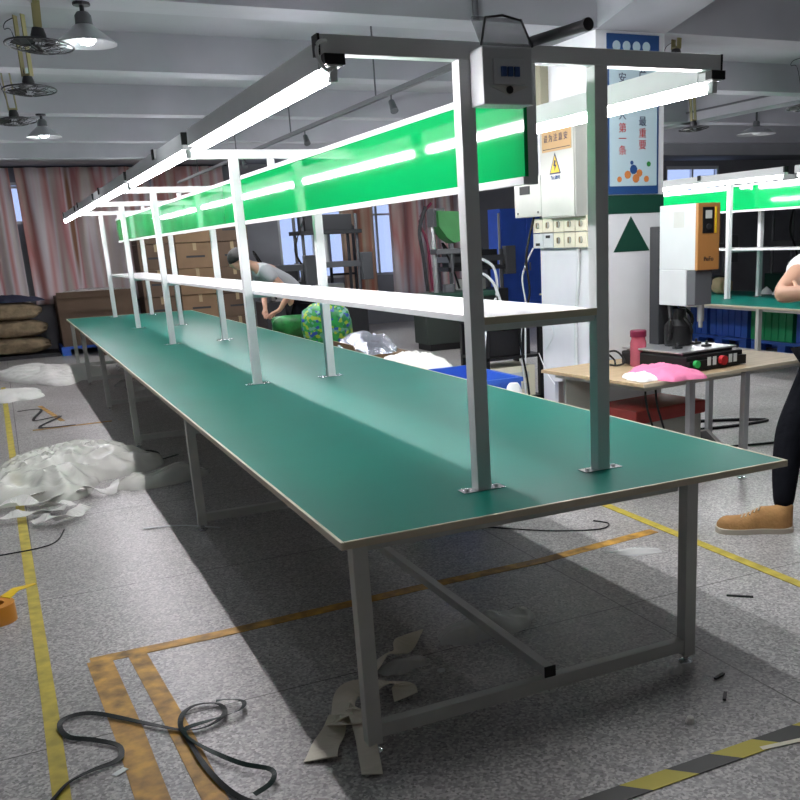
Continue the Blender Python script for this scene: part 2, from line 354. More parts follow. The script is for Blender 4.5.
for i, (a, b, z0, z1) in enumerate(WINS):
    wn = MB(); t = 0.05
    wn.box(a, b, Y1 + 0.02, Y1 + 0.1, z0, z0 + t); wn.box(a, b, Y1 + 0.02, Y1 + 0.1, z1 - t, z1)
    k = max(2, round((b - a) / 0.7))
    for q in range(k + 1):
        x = a + (b - a - t) * q / k; wn.box(x, x + t, Y1 + 0.02, Y1 + 0.1, z0 + t, z1 - t)
    wn.box(a + t, b - t, Y1 + 0.03, Y1 + 0.09, (z0 + z1) / 2 + 0.25, (z0 + z1) / 2 + 0.29)
    wf = struct(wn.build('window_%d' % (i + 1), m_alu))
    MB().box(a + t, b - t, Y1 + 0.055, Y1 + 0.06, z0 + t, z1 - t).build('window_pane', m_glass, wf)
# ceiling beams
def beam(n, x0, x1, y0, y1, z0): return struct(MB().box(x0, x1, y0, y1, z0, ZC + 0.01, 0.0).build('trim_%d' % n, m_beam))
beam(1, X0, X1, 3.06, 3.36, 2.955)
for i, y in enumerate((5.2, 7.53, 9.87, 11.98)): beam(2 + i, X0, X1, y, y + 0.24, 2.955)
beam(6, 7.33, 7.6, Y0, 3.06, 2.955)
beam(7, 7.33, 7.6, 3.36, Y1, 2.955)
# haunched beam coming towards the camera from the pillar
struct(MB().prism([(3.0, 3.06, 2.955), (3.0, 3.06, ZC), (3.0, 0.2, ZC), (3.0, 0.2, 3.1), (3.0, 2.3, 3.1)], (0.57, 0, 0)).build('trim_8', m_beam))
# pillar
PX, PY = 3.0, 3.08
pil = struct(MB().box(PX, PX + 0.57, PY, PY + 0.80, 0, 2.955, 0.004).build('trim_9', m_col))
struct(MB().box(PX + 0.0, PX + 0.572, PY - 0.003, PY, 1.775, 1.90).build('trim_10', m_dgreen))

# floor paint
def line(n, pts, wd, m, z=0.0015):
    pts = [Vector((p[0], p[1], z)) for p in pts]
    return struct(MB().ribbon(pts, wd, 0.002).build('trim_%d' % n, m))
line(11, [(-0.99, 11.5), (-0.95, 6.0), (-0.925, 3.0), (-0.905, 1.0), (-0.90, -0.6)], 0.055, m_yellow)
line(12, [(-0.73, 1.34), (-0.2, 1.335), (0.9, 1.38), (1.5, 1.385), (2.3, 1.47)], 0.075, m_orange, 0.0012)
line(13, [(-0.695, 1.33), (-0.66, 0.6), (-0.63, -0.5)], 0.10, m_orange, 0.0018)
line(14, [(-0.545, 1.33), (-0.50, 0.6), (-0.45, -0.5)], 0.075, m_orange, 0.0018)
line(15, [(2.377, 12), (2.375, 2.2), (2.35, -0.6)], 0.06, m_yellow, 0.0022)
hz = line(16, [(-0.8, -0.625), (0.5, -0.60), (3.6, -0.585)], 0.075, m_hazard, 0.0026)
line(17, [(-0.62, 9.3), (-0.45, 8.0)], 0.05, m_orange, 0.0018)
line(18, [(-0.75, 7.6), (0.0, 7.62)], 0.05, m_orange, 0.0022)
struct(MB().ribbon([(1.17, -0.62, 0.004), (1.75, -0.72, 0.004)], 0.02, 0.001).build('trim_19', m_cream))

# ================================================================ WORK BENCHES
def bench(origin, Y_a, Y_b, legs, posts, label, group, full=True):
    W = 1.843; root = empty('workbench', origin, label, 'workbench', group)
    ya, yb = Y_a, Y_b
    top = MB().box(0.012, W - 0.012, ya + 0.012, yb - 0.012, 0.737, 0.760).build('tabletop', m_green_top, root)
    t = MB()
    t.box(0, 0.012, ya, yb, 0.735, 0.7615, 0.003).box(W - 0.012, W, ya, yb, 0.735, 0.7615, 0.003)
    t.box(0.012, W - 0.012, ya, ya + 0.012, 0.735, 0.7615, 0.003).box(0.012, W - 0.012, yb - 0.012, yb, 0.735, 0.7615, 0.003)
    t.build('edge_trim', m_trim, root, label='cream edging round the green top')
    MB().box(0.09, 1.35, ya + 0.06, yb - 0.06, 0.70, 0.737).build('sub_frame', m_leg, root)
    for i, y in enumerate(legs):
        for x in (0.062, 1.378):
            lg = MB().box(x - 0.026, x + 0.026, y - 0.026, y + 0.026, 0.035, 0.737, 0.003).build('leg', m_leg, root)
            MB().lathe([(0.0, 0), (0.026, 0), (0.028, 0.004), (0.024, 0.009), (0.009, 0.014), (0.008, 0.040), (0.0, 0.040)], (x, y, 0.0), 16).cyl((x, y, 0.02), (x, y, 0.028), 0.014, n=6).build('levelling_foot', m_chrome, lg, smooth=True)
        MB().box(0.088, 1.352, y - 0.02, y + 0.02, 0.055, 0.105, 0.003).build('cross_rail', m_leg, root)
    lr = MB().box(0.728, 0.766, legs[0] - 0.012, legs[-1], 0.106, 0.144, 0.003).build('long_rail', m_leg, root)
    MB().box(0.724, 0.770, legs[0] - 0.018, legs[0] - 0.012, 0.104, 0.147, 0.002).build('end_cap', m_black, lr)
    for y in posts:
        for x in (0.655, 1.178):
            p = MB().box(x - 0.0275, x + 0.0275, y - 0.0275, y + 0.0275, 0.764, 2.212, 0.003).build('post', m_white, root)
            f = MB().box(x - 0.085, x + 0.085, y - 0.03, y + 0.03, 0.7602, 0.7642, 0.001)
            for sx in (-1, 1): f.cyl((x + sx * 0.06, y, 0.764), (x + sx * 0.06, y, 0.771), 0.009, n=6)
            f.build('base_flange', m_chrome, p)
        cb = MB().box(0.165, 1.71, y - 0.0275, y + 0.0275, 2.212, 2.267, 0.003).build('crossbar', m_white, root)
        MB().box(0.157, 0.165, y - 0.028, y + 0.028, 2.208, 2.268).box(1.71, 1.718, y - 0.028, y + 0.028, 2.208, 2.268).build('end_cap', m_black, cb)
        MB().box(0.878, 0.918, y - 0.02, y + 0.02, 1.825, 2.212, 0.002).build('board_hanger', m_white, root)
        MB().box(0.683, 1.150, y - 0.015, y + 0.015, 1.335, 1.360).build('shelf_bracket', m_white, root)
    sy0 = posts[0] - 0.0275; sy1 = posts[-1] + 0.0275
    sh = MB().box(0.683, 1.150, sy0 + 0.006, sy1, 1.360, 1.384, 0.002).build('shelf', m_shelf, root)
    MB().box(0.683, 1.150, sy0 - 0.002, sy0 + 0.006, 1.359, 1.385, 0.002).build('edge_strip', m_trim, sh)
    bd = MB().box(0.862, 0.876, sy0, sy1, 1.850, 2.135).build('display_board', m_board, root, label='glossy green board between white rails')
    MB().box(0.856, 0.878, sy0, sy1, 1.824, 1.850, 0.002).box(0.856, 0.878, sy0, sy1, 2.135, 2.160, 0.002).build('board_rail', m_white, bd)
    return root
B1 = bench((0, 0, 0), 0, 12.9, [0.03, 3.04, 6.02, 8.41, 10.84, 12.75], [0.324, 3.733, 7.25, 9.85, 12.45],
           'long green-topped workbench with white shelf uprights running away from the camera', None)
B2 = bench((6.87, 0, 0), 2.2, 10.6, [2.3, 5.69, 8.6, 10.5], [3.5, 6.92, 10.35],
           'second green-topped workbench behind the white press, at the right edge', None)

# tube light fixtures
def tube_light(x, ya, yb, label, group, e=0.0):
    root = empty('tube_light', (x, ya, 2.211), label, 'light fixture', group); L = yb - ya
    h = MB(); h.prism([(-0.024, 0.0, 0.048), (0.024, 0.0, 0.048), (0.028, 0.0, -0.034), (0.024, 0.0, -0.036), (-0.024, 0.0, -0.036), (-0.028, 0.0, -0.034)], (0, L, 0))
    if e: h.box(-0.024, 0.024, -e, 0, -0.036, -0.003)
    h.build('housing', m_white, root)
    MB().cyl((0, 0.045 - e, -0.058), (0, L - 0.045, -0.058), 0.0165, n=14).build('glass_tube', m_tube, root, smooth=True)
    for q in (0.012 - e, L - 0.045): MB().box(-0.012, 0.012, q, q + 0.033, -0.078, -0.037, 0.003).build('lamp_holder', m_mwhite, root)
    (MB().box(-0.032, 0.034, -e - 0.006, -e + 0.03, -0.032, -0.001, 0.002) if e else MB().box(-0.030, 0.030, -0.006, 0.018, -0.012, 0.050, 0.002)).build('end_cap', m_black, root)
    return root
runs = [(0.30, 2.62), (2.70, 5.20), (5.26, 7.92), (7.98, 10.42), (10.48, 12.85)]
wl = ['nearest tube light hung along the bench left edge', 'second tube light of the bench left row, between first and second uprights crossbar', 'third tube light of the bench left row', 'fourth tube light from the camera in the bench left row', 'farthest tube light of the left row, above the far bench end']
wr = ['nearest tube light hung along the bench right side, in front of the poster', 'second tube light of the bench right row, behind the green board', 'third tube light of the bench right row, behind the green board', 'fourth tube light of the bench right row, behind the green board', 'farthest tube light of the bench right row']
for k, (a, b) in enumerate(runs):
    tube_light(0.20, a + 0.06, b, wl[k], 'tube lights along the bench', 0.08 if k == 0 else 0.0)
    tube_light(1.68, a + 0.06, b, wr[k], 'tube lights along the bench', 0.08 if k == 0 else 0.0)
for k, (a, b, s) in enumerate([(2.75, 5.35, 'nearest tube light of the second bench, cut by the right edge'), (5.5, 7.75, 'tube light above the second bench, behind the white press'), (7.85, 10.3, 'farthest tube light of the second bench, hidden behind the pillar')]):
    tube_light(7.07, a, b, s, 'tube lights of the second bench')

# white lead at the near left fixture
tag(MB().tube(smooth_path([(0.18, 0.285, 2.245), (0.15, 0.27, 2.235), (0.145, 0.27, 2.20), (0.17, 0.28, 2.165), (0.20, 0.30, 2.17), (0.215, 0.33, 2.185)]), 0.006).build('cable', m_white, None, True), 'short white lead looping at the near end of the left tube light', 'cable')

# breaker box
bb = empty('breaker_box', (0.665, 0.2965, 2.065), 'grey breaker box with raised clear lid on the nearest upright', 'breaker box')
MB().box(0, 0.185, -0.095, 0, 0, 0.172, 0.006).build('housing', m_mwhite, bb)
MB().box(0.035, 0.150, -0.103, -0.0952, 0.06, 0.135, 0.002).build('switch_plate', m_mwhite, bb)
for k in range(3): MB().box(0.060 + k * 0.024, 0.078 + k * 0.024, -0.114, -0.1032, 0.082, 0.112, 0.002).build('breaker_switch', m_pblue, bb)
MB().prism([(0.02, -0.0952, 0.056), (0.165, -0.0952, 0.056), (0.0925, -0.0952, 0.028)], (0, -0.004, 0)).build('name_panel', m_leg, bb)
MB().cyl((0.0925, -0.099, 0.044), (0.0925, -0.104, 0.044), 0.012).build('latch', m_black, bb)
ml = mat('smoked_clear_lid', (0.28, 0.29, 0.31), 0.1, alpha=0.45)
MB().box(0.0, 0.185, -0.012, 0.0, 0.0, 0.11, 0.003, Matrix.Translation((0, -0.085, 0.174)) @ Matrix.Rotation(R(-35), 4, 'X')).build('lid', ml, bb)
MB().tube([(0.0, -0.09, 0.175), (0.035, -0.06, 0.262), (0.10, -0.055, 0.272), (0.165, -0.06, 0.258), (0.187, -0.09, 0.175)], 0.004).build('lid_rim', m_dark, bb)
cd = MB(); cd.cyl((0.90, 0.29, 2.275), (0.905, -0.03, 2.262), 0.0165, n=20).cyl((0.905, -0.03, 2.262), (0.905, -0.045, 2.262), 0.019, n=20)
tag(cd.build('conduit', m_dark, None, True), 'short dark pipe stub sticking out beside the breaker box', 'pipe')

# ================================================================ PILLAR FITTINGS
# poster
po = empty('safety_poster', (3.30, 3.076, 1.905), 'tall pale blue safety poster with red and black characters on the pillar', 'poster')
MB().box(-0.215, 0.215, -0.008, 0, 0, 1.03).build('backing', m_pblue, po)
MB().box(-0.20, 0.20, -0.010, -0.0081, 0.055, 0.87).build('sheet', m_poster, po)
for k in range(4): MB().cyl((-0.14 + 0.082 * k, -0.0081, 0.955), (-0.14 + 0.082 * k, -0.010, 0.955), 0.032, n=20).build('emblem_disc', m_poster, po)
for ch, x, z, mm in [('安', -0.094, 0.752, m_ink), ('全', -0.094, 0.682, m_ink), ('人', -0.094, 0.516, m_ink), ('第', -0.094, 0.433, m_rink), ('一', -0.094, 0.363, m_rink), ('条', -0.094, 0.286, m_rink),
                     ('产', 0.075, 0.785, m_ink), ('业', 0.075, 0.713, m_ink), ('最', 0.075, 0.477, m_ink), ('重', 0.075, 0.400, m_rink), ('要', 0.075, 0.323, m_rink)]:
    text('character', ch, 0.068, (x, -0.0115, z), (1, 0, 0), mm, po)
# plain ornament at the poster foot
for (x, z, r, mm) in [(-0.05, 0.13, 0.028, m_oink), (0.0, 0.165, 0.032, m_pblue), (0.05, 0.14, 0.026, m_oink), (-0.12, 0.10, 0.02, m_oink), (0.02, 0.105, 0.03, m_oink), (0.11, 0.10, 0.022, m_oink), (-0.015, 0.21, 0.014, m_pblue), (0.13, 0.2, 0.018, m_machgreen)]:
    MB().cyl((x, -0.0101, z), (x, -0.0112, z), r, n=9).build('printed_spot', mm, po)
tr = MB().prism([(3.135, 3.0785, 1.513), (3.45, 3.0785, 1.513), (3.285, 3.0785, 1.757)], (0, -0.002, 0)).build('triangle_marking', m_dgreen)
tag(tr, 'dark green triangle marking on the white pillar', 'marking')
tag(MB().box(3.572, 3.60, 3.12, 3.16, 1.95, 2.30, 0.003).build('wall_trunking', m_mwhite), 'short white trunking on the pillar edge right of the poster', 'trunking')

# electrical cabinet on the lit side
ca = empty('electrical_cabinet', (2.998, 3.385, 1.77), 'grey electrical cabinet with tan sign and yellow warning triangle on the pillar', 'electrical cabinet')
MB().box(-0.125, 0, -0.235, 0.24, 0, 0.66, 0.004).build('body', m_cabinet, ca)
MB().box(-0.134, -0.1255, -0.225, 0.23, 0.01, 0.65, 0.003).build('door', m_cabinet, ca)
sg = MB().box(-0.138, -0.1345, -0.20, 0.195, 0.455, 0.60).build('notice_plate', m_signo, ca)
MB().box(-0.1395, -0.1382, -0.185, 0.18, 0.47, 0.475).build('printed_rule', m_dark, sg)
for k in range(5): text('character', '上为注意安'[k] if k else '设', 0.055, (-0.139, 0.14 - 0.068 * k, 0.54), (0, -1, 0), m_ink, sg)
wt = MB().prism([(-0.1342, 0.10, 0.30), (-0.1342, -0.055, 0.30), (-0.1342, 0.022, 0.445)], (-0.001, 0, 0)).build('warning_triangle', m_ink, ca)
MB().prism([(-0.1353, 0.083, 0.31), (-0.1353, -0.038, 0.31), (-0.1353, 0.022, 0.425)], (-0.001, 0, 0)).build('yellow_field', m_yel, wt)
MB().prism([(-0.1365, 0.028, 0.395), (-0.1365, 0.006, 0.39), (-0.1365, 0.018, 0.365), (-0.1365, 0.0, 0.36), (-0.1365, 0.03, 0.32), (-0.1365, 0.024, 0.352), (-0.1365, 0.042, 0.357)], (-0.001, 0, 0)).build('lightning_bolt', m_ink, wt)
text('caption', '当心触电', 0.034, (-0.1352, 0.022, 0.275), (0, -1, 0), m_pblue, ca)
c2 = empty('meter_box', (2.998, 3.83, 1.79), 'smaller grey meter box with dark display left of the big cabinet', 'meter box')
MB().box(-0.125, 0, -0.195, 0.21, 0, 0.29, 0.004).build('body', m_cabinet, c2)
MB().box(-0.130, -0.1252, -0.03, 0.12, 0.165, 0.225, 0.001).build('display', m_black, c2)
for dy in (-0.15, 0.16): MB().cyl((-0.125, dy, 0.03), (-0.129, dy, 0.03), 0.008).build('screw', m_dark, c2)
# ten switches in two rows
cols = [3.215 + 0.153 * k for k in range(5)]
for rrow in range(2):
    for k, y in enumerate(cols):
        sb = empty('switch_box', (2.998, y, 1.555 + 0.113 * (1 - rrow)),
                   ('upper' if rrow == 0 else 'lower') + ' row ' + ['rotary switch box nearest the pillar corner', 'switch box second from the pillar corner', 'middle switch box of five', 'switch box fourth from the pillar corner', 'switch box farthest from the pillar corner'][k] + ' under the cabinet', 'switch', 'switch boxes under the cabinet')
        if y > 3.87: sb.location.x = 2.998
        pale = rrow == 1 and k >= 3
        MB().box(-0.048, 0, -0.073, 0.073, 0.002, 0.110, 0.004).build('housing', m_mwhite if pale else m_cream, sb)
        if pale: MB().box(-0.052, -0.0482, -0.03, 0.03, 0.02 if k == 4 else 0.075, 0.04 if k == 4 else 0.095, 0.001).build('label_window', m_black, sb)
        else:
            kn = MB().cyl((-0.048, 0, 0.056), (-0.056, 0, 0.056), 0.024, n=18).build('dial', m_cabinet, sb)
            MB().box(-0.064, -0.056, -0.005, 0.005, 0.036, 0.076, 0.001).build('knob', m_tape, kn)
tag(MB().tube(smooth_path([(2.985, 3.30, 1.55), (2.985, 3.32, 1.3), (2.985, 3.355, 1.05), (2.985, 3.355, 0.52)]), 0.014, 10).build('conduit', m_mwhite, None, True), 'pale plastic conduit running down the lit pillar side', 'pipe')
so = empty('socket_box', (2.998, 3.35, 0.42), 'white socket box low on the pillar with a black plug', 'socket')
MB().box(-0.045, 0, -0.06, 0.07, 0, 0.10, 0.004).build('housing', m_mwhite, so)
pg = MB().cyl((-0.045, 0.045, 0.055), (-0.09, 0.045, 0.055), 0.022).build('plug', m_black, so)
MB().tube(smooth_path([(-0.085, 0.045, 0.055), (-0.11, 0.06, 0.03), (-0.105, 0.075, -0.1), (-0.08, 0.08, -0.40)]), 0.006).build('cord', m_black, pg)
tag(MB().box(2.93, 2.998, 3.70, 3.77, 2.45, 2.955, 0.003).build('cable_trunking', mat('olive_trunking', (0.28, 0.27, 0.19), 0.6)), 'olive vertical trunking at the top of the pillar', 'trunking')
tag(MB().tube(smooth_path([(2.95, 3.88, 1.79), (2.90, 3.93, 1.5), (2.93, 3.95, 1.2), (2.86, 4.0, 0.9), (2.92, 4.0, 0.5), (2.95, 3.98, 0.01)]), 0.009).build('cable', m_black, None, True), 'thick black cable hanging beside the pillar from the meter box', 'cable')
tag(MB().tube(smooth_path([(2.95, 3.905, 1.56), (2.90, 4.0, 1.35), (2.95, 4.05, 1.1), (2.88, 4.03, 0.8), (2.95, 4.0, 0.01)]), 0.007).build('cable', m_white, None, True), 'white cable hanging beside the pillar under the switches', 'cable')
tag(MB().tube(smooth_path([(2.985, 3.75, 1.02), (2.98, 3.68, 0.9), (2.98, 3.80, 0.78)]), 0.004).build('cable', m_white, None, True), 'thin white cord curling on the pillar side', 'cable')
tag(MB().tube(smooth_path([(2.95, 3.86, 0.75), (2.97, 3.75, 0.58), (2.97, 3.55, 0.47), (2.97, 3.43, 0.46)]), 0.004).build('cable', m_white, None, True), 'thin white cord sagging to the socket on the pillar', 'cable')

# ================================================================ CEILING FITTINGS
def lamp(x, y, lit, label, r=0.155, top=0.204):
    root = empty('pendant_lamp', (x, y, 2.75), label, 'lamp', 'cone shade ceiling lamps')
    sh = MB(); sh.lathe([(0.040, 0.088), (r * 0.45, 0.060), (r * 0.95, 0.012), (r, 0.0), (r * 1.0, 0.006), (r * 0.5, 0.068), (0.046, 0.095)], n=28)
    sh.build('shade', m_alu, root, True)
    MB().lathe([(0.045, 0.092), (0.043, 0.14), (0.03, 0.158), (0, 0.158)], n=16).build('socket_cap', m_mgrey, root, True)
    bl = MB(); bl.lathe([(0.0, -0.002), (0.03, 0.0), (0.05, 0.02), (0.045, 0.05), (0.025, 0.086)], n=18); bl.build('bulb', m_bulb if lit else m_mwhite, root, True)
    MB().cyl((0, 0, 0.158), (0, 0, top - 0.01), 0.012).cyl((0, 0, top - 0.014), (0, 0, top), 0.045, n=12).build('ceiling_mount', m_dark, root)
    if lit:
        l = bpy.data.lights.new('lamp_glow', 'SPOT'); l.energy = 9; l.spot_size = R(125); l.spot_blend = 0.5; l.shadow_soft_size = 0.04; l.color = (0.92, 0.96, 1)
        lo = bpy.data.objects.new('lamp_glow', l); C.objects.link(lo); lo.location = (x, y, 2.735)
lamp(-0.185, 3.2, True, 'lit cone lamp at top left, the nearer one')
lamp(-0.21, 7.6, True, 'lit cone lamp farther down the left side, above the curtain')
lamp(7.97, 6.98, False, 'unlit grey cone lamp at upper right beyond the second bench', 0.24, ZC - 2.75)

m_brass = mat('brass_paint', (0.25, 0.23, 0.10), 0.5)
def fan(x, y, label, tilt=0.06, r=0.17, z=2.74, top=2.955):
    root = empty('orbit_fan', (x, y, z), label, 'fan', 'cage fans on the ceiling'); root.rotation_euler = (tilt, tilt * 0.6, 0.5 * y)
    cg = MB()
    for rr, zz in ((r, 0), (r * 0.6, 0.02), (r * 0.6, -0.02)):
        cg.tube([(rr * math.cos(2 * PI * k / 28), rr * math.sin(2 * PI * k / 28), zz) for k in range(28)], 0.005 if zz == 0 else 0.0025, 6, True)
    for k in range(12):
        a = 2 * PI * k / 12; c, s_ = math.cos(a), math.sin(a)
        cg.tube([(0.03 * c, 0.03 * s_, -0.025), (r * 0.6 * c, r * 0.6 * s_, -0.02), (r * c, r * s_, 0), (r * 0.6 * c, r * 0.6 * s_, 0.02), (0.03 * c, 0.03 * s_, 0.025)], 0.0025, 5)
    cg.build('cage', m_dark, root)
    for k in range(3):
        bl = MB(); t0 = 2 * PI * k / 3; P = [(0.03, -0.3), (0.5 * r, -0.42), (0.88 * r, -0.30), (0.92 * r, 0.25), (0.5 * r, 0.35), (0.03, 0.3)]
        bl.prism([(q * math.cos(t0 + a), q * math.sin(t0 + a), 0.018 * math.sin(a * 2)) for q, a in P], (0, 0, 0.003)); bl.build('blade', m_black, root)
    MB().lathe([(0, 0.025), (0.035, 0.025), (0.04, 0.05), (0.03, 0.085), (0, 0.09)], n=18).build('motor', m_dark, root, True)
    h = top - z
    MB().box(-0.035, 0.035, -0.018, 0.018, 0.085, 0.10).box(-0.035, -0.027, -0.018, 0.018, 0.10, h).box(0.027, 0.035, -0.018, 0.018, 0.10, h).build('bracket', m_brass, root)
    MB().tube(smooth_path([(0.03, 0, h - 0.01), (0.11, 0, h - 0.03), (0.13, 0, h - 0.07), (0.07, 0, h - 0.10), (0.02, 0, 0.08)]), 0.003).build('cord', m_dark, root)
    return root
fan(-0.42, 3.23, 'cage fan at top left, beside the nearer lit lamp')
fan(-0.42, 4.80, 'cage fan below the first one at upper left, apart from the lamps', top=ZC, z=2.75)
fan(-0.48, 6.45, 'cage fan at the left edge beside the farther lit lamp', top=ZC, z=2.75)
fan(6.6, 6.5, 'dark cage fan above the second bench, right of the poster', top=ZC, z=2.75)
fan(6.55, 4.75, 'dark cage fan at the right edge above the second bench', top=ZC, z=2.75)
fan(3.76, 3.20, 'small dark cage fan right of the poster top', r=0.07, z=2.80)
# rail with spot heads beyond the board
rl = empty('lighting_rail', (1.9, 2.45, 2.68), 'grey suspended rail with small spot heads behind the green board', 'rail')
MB().box(-0.018, 0.018, 0, 10.5, -0.015, 0.015).build('rail', m_mgrey, rl)
for y in (1.9, 4.2, 6.5, 8.9):
    MB().cyl((0, y, 0.015), (0, y, ZC - 2.68), 0.006).build('hanger_rod', m_mgrey, rl)
for y in (1.6, 3.75, 6.2):
    sp = MB().cyl((0, y, -0.06), (0.0, y - 0.05, -0.13), 0.022, 0.03).build('spot_head', m_mgrey, rl, True)
    MB().cyl((0, y, -0.015), (0, y, -0.07), 0.006).build('stem', m_mgrey, sp)
tag(MB().cyl((1.43, 3.05, 3.16), (1.43, -3.0, 3.16), 0.02).build('ceiling_pipe', m_mgrey, None, True), 'grey pipe along the ceiling above the nearest crossbar', 'pipe')
tag(MB().cyl((2.09, 3.04, 2.96), (2.09, 3.04, 3.22), 0.02).build('pipe_drop', m_mgrey, None, True), 'short vertical pipe on the beam above the breaker box', 'pipe')
tag(MB().tube([(7.31, 12, 3.06), (7.31, 5.1, 3.06), (7.31, 5.08, 3.2)], 0.012).build('cable_pipe', m_mgrey, None, True), 'thin dark cable pipe along the right ceiling beam', 'pipe')

# ================================================================ SMALL TABLE AND PRESS
RZ = R(7)
st = empty('side_table', (2.56, 1.93, 0), 'worn plywood side table with steel legs beside the pillar', 'table', rz=RZ)
MB().box(0, 1.65, 0, 1.02, 0.738, 0.760, 0.003).build('tabletop', m_wood, st)
MB().box(0, 1.65, -0.006, 0.0, 0.738, 0.7605, 0.001).build('edge_strip', m_trim, st)
MB().box(0.06, 1.58, 0.05, 0.09, 0.705, 0.737).box(0.06, 1.58, 0.90, 0.94, 0.705, 0.737).box(0.06, 0.10, 0.09, 0.90, 0.705, 0.737).box(1.54, 1.58, 0.09, 0.90, 0.705, 0.737).build('frame', m_leg, st)
for (x, y) in ((0.43, 0.03), (0.94, 0.03), (0.08, 0.92), (1.56, 0.92), (1.56, 0.07)):
    lg = MB().box(x - 0.024, x + 0.024, y - 0.02, y + 0.02, 0.06, 0.68 if y > 0.05 else 0.737, 0.003).build('leg', m_alu, st)
    MB().cyl((x, y, 0), (x, y, 0.012), 0.03).cyl((x, y, 0.01), (x, y, 0.06), 0.009).build('levelling_foot', m_chrome, lg)

pr_ = empty('ultrasonic_press', (3.05, 2.14, 0.76), 'white and orange welding press with black base on the side table', 'machine', rz=RZ)
bs = MB().box(0, 0.53, 0, 0.62, 0.008, 0.10, 0.012)
bs.prism([(0.0, -0.03, 0.008), (0.53, -0.03, 0.008), (0.53, 0.0, 0.008), (0.0, 0.0, 0.008)], (0, 0.0, 0.06))
bs.build('base', m_black, pr_)
pl = MB().box(-0.01, 0.50, 0.03, 0.60, 0.115, 0.128, 0.003).build('work_plate', m_alu, pr_)
for (x, y) in ((0.12, 0.2), (0.33, 0.14), (0.40, 0.30), (0.20, 0.35)): MB().box(x - 0.03, x + 0.03, y - 0.02, y + 0.02, 0.128, 0.142, 0.003).cyl((x, y, 0.142), (x, y, 0.165), 0.008).build('fixture_clamp', m_dark, pl)
MB().box(0.02, 0.48, 0.05, 0.58, 0.10, 0.115).build('plate_spacer', m_mgrey, pr_)
MB().cyl((0.05, -0.028, 0.052), (0.05, -0.055, 0.052), 0.024, n=18).build('green_button', mat('green_button', (0.03, 0.45, 0.10), 0.3), pr_, True)
MB().cyl((0.29, -0.028, 0.055), (0.29, -0.062, 0.055), 0.030, n=18).build('red_button', m_red, pr_, True)
for x in (0.16, 0.21, 0.36, 0.405): MB().box(x, x + 0.032, -0.033, -0.0302, 0.03, 0.085, 0.001).build('label_plate', m_mwhite, pr_)
HM = Matrix.Translation((0.161, 0.081, 0)) @ Matrix.Rotation(-RZ, 4, 'Z')
def hb_(x0, x1, y0, y1, z0, z1, bv=0.0): return MB().box(x0, x1, y0, y1, z0, z1, bv, HM)
hb_(0.0, 0.10, 0.395, 0.50, 0.10, 0.915, 0.006).build('rear_column', m_dark, pr_)
hb_(-0.02, 0.15, 0.37, 0.53, 0.0, 0.10, 0.01).build('column_foot', m_black, pr_)
mo = MB(); mo.lathe([(0.0, 0), (0.095, 0), (0.095, 0.13), (0.055, 0.17), (0.05, 0.24), (0, 0.24)], (0.08, 0.28, 0.135), 20, HM); mo.build('motor', m_black, pr_, True)
hd = hb_(0.0, 0.165, 0.016, 0.39, 0.632, 1.045, 0.006).join_box(0.0, 0.165, 0.106, 0.39, 0.40, 0.634, HM).build('head_housing', m_mwhite, pr_, label='off-white press head')
hb_(-0.0015, 0.0, 0.13, 0.24, 0.90, 1.0).build('recessed_label', m_leg, hd)
fr = hb_(-0.003, 0.172, -0.012, 0.015, 0.632, 1.045, 0.003).build('front_cover', m_morange, pr_, label='orange-brown front cover')
hb_(0.03, 0.12, -0.018, -0.0122, 0.86, 1.02, 0.003).build('control_panel', m_black, fr)
hb_(0.05, 0.10, -0.021, -0.0182, 0.95, 1.0).build('display', m_leg, fr)
mk = MB(); mk.cyl((0.075, -0.018, 0.90), (0.075, -0.03, 0.90), 0.018); mk.bm.transform(HM); mk.build('knob', m_dark, fr)
hb_(0.13, 0.142, -0.018, -0.0122, 0.86, 1.02).build('scale_strip', m_yel, fr)
tx = text('lettering', 'PeFo', 0.04, (0.085, -0.0135, 0.70), (1, 0, 0), m_dark, fr); tx.data.transform(HM)
hb_(0.004, 0.14, 0.016, 0.102, 0.41, 0.63, 0.004).build('ram_housing', m_mgrey, pr_)
mk = MB(); mk.cyl((0.09, 0.06, 0.41), (0.09, 0.06, 0.30), 0.022).cyl((0.09, 0.06, 0.30), (0.09, 0.06, 0.26), 0.014); mk.bm.transform(HM); mk.build('weld_horn', m_alu, pr_, True)
for k, pts in enumerate([[(0.02, 0.30, 0.40), (-0.03, 0.22, 0.30), (-0.02, 0.24, 0.2), (0.03, 0.32, 0.14)], [(0.08, 0.34, 0.40), (0.10, 0.20, 0.28), (0.14, 0.22, 0.2), (0.12, 0.30, 0.14)], [(0.14, 0.38, 0.40), (0.17, 0.25, 0.32), (0.16, 0.28, 0.2), (0.16, 0.34, 0.13)]]):
    mk = MB(); mk.tube(smooth_path(pts), 0.013); mk.bm.transform(HM); mk.build('hose', m_black, pr_, True)
bo = empty('water_bottle', (3.02, 2.62, 0.76), 'pink translucent bottle with dark maroon cap on the side table', 'bottle')
MB().lathe([(0.0, 0.0), (0.053, 0.0), (0.056, 0.01), (0.056, 0.16), (0.048, 0.185), (0.048, 0.20), (0, 0.20)]).build('body', m_pinkclear, bo, True)
MB().lathe([(0.0, 0.2005), (0.056, 0.2005), (0.056, 0.238), (0.05, 0.245), (0.0, 0.245)]).build('cap', m_maroon, bo, True)
pk = heap('cloth', 2.845, 2.13, 0.20, 0.26, 0.085, 3.3, m_pink, R(10), 0.001, 44, fr=9); pk.location.z = 0.7615
tag(pk, 'crumpled pink cloth on the side table in front of the bottle', 'cloth')
wc = heap('cloth', 2.685, 2.12, 0.12, 0.13, 0.05, 8.1, m_wcloth, R(-15), 0.001, 36, fr=11); wc.location.z = 0.7615
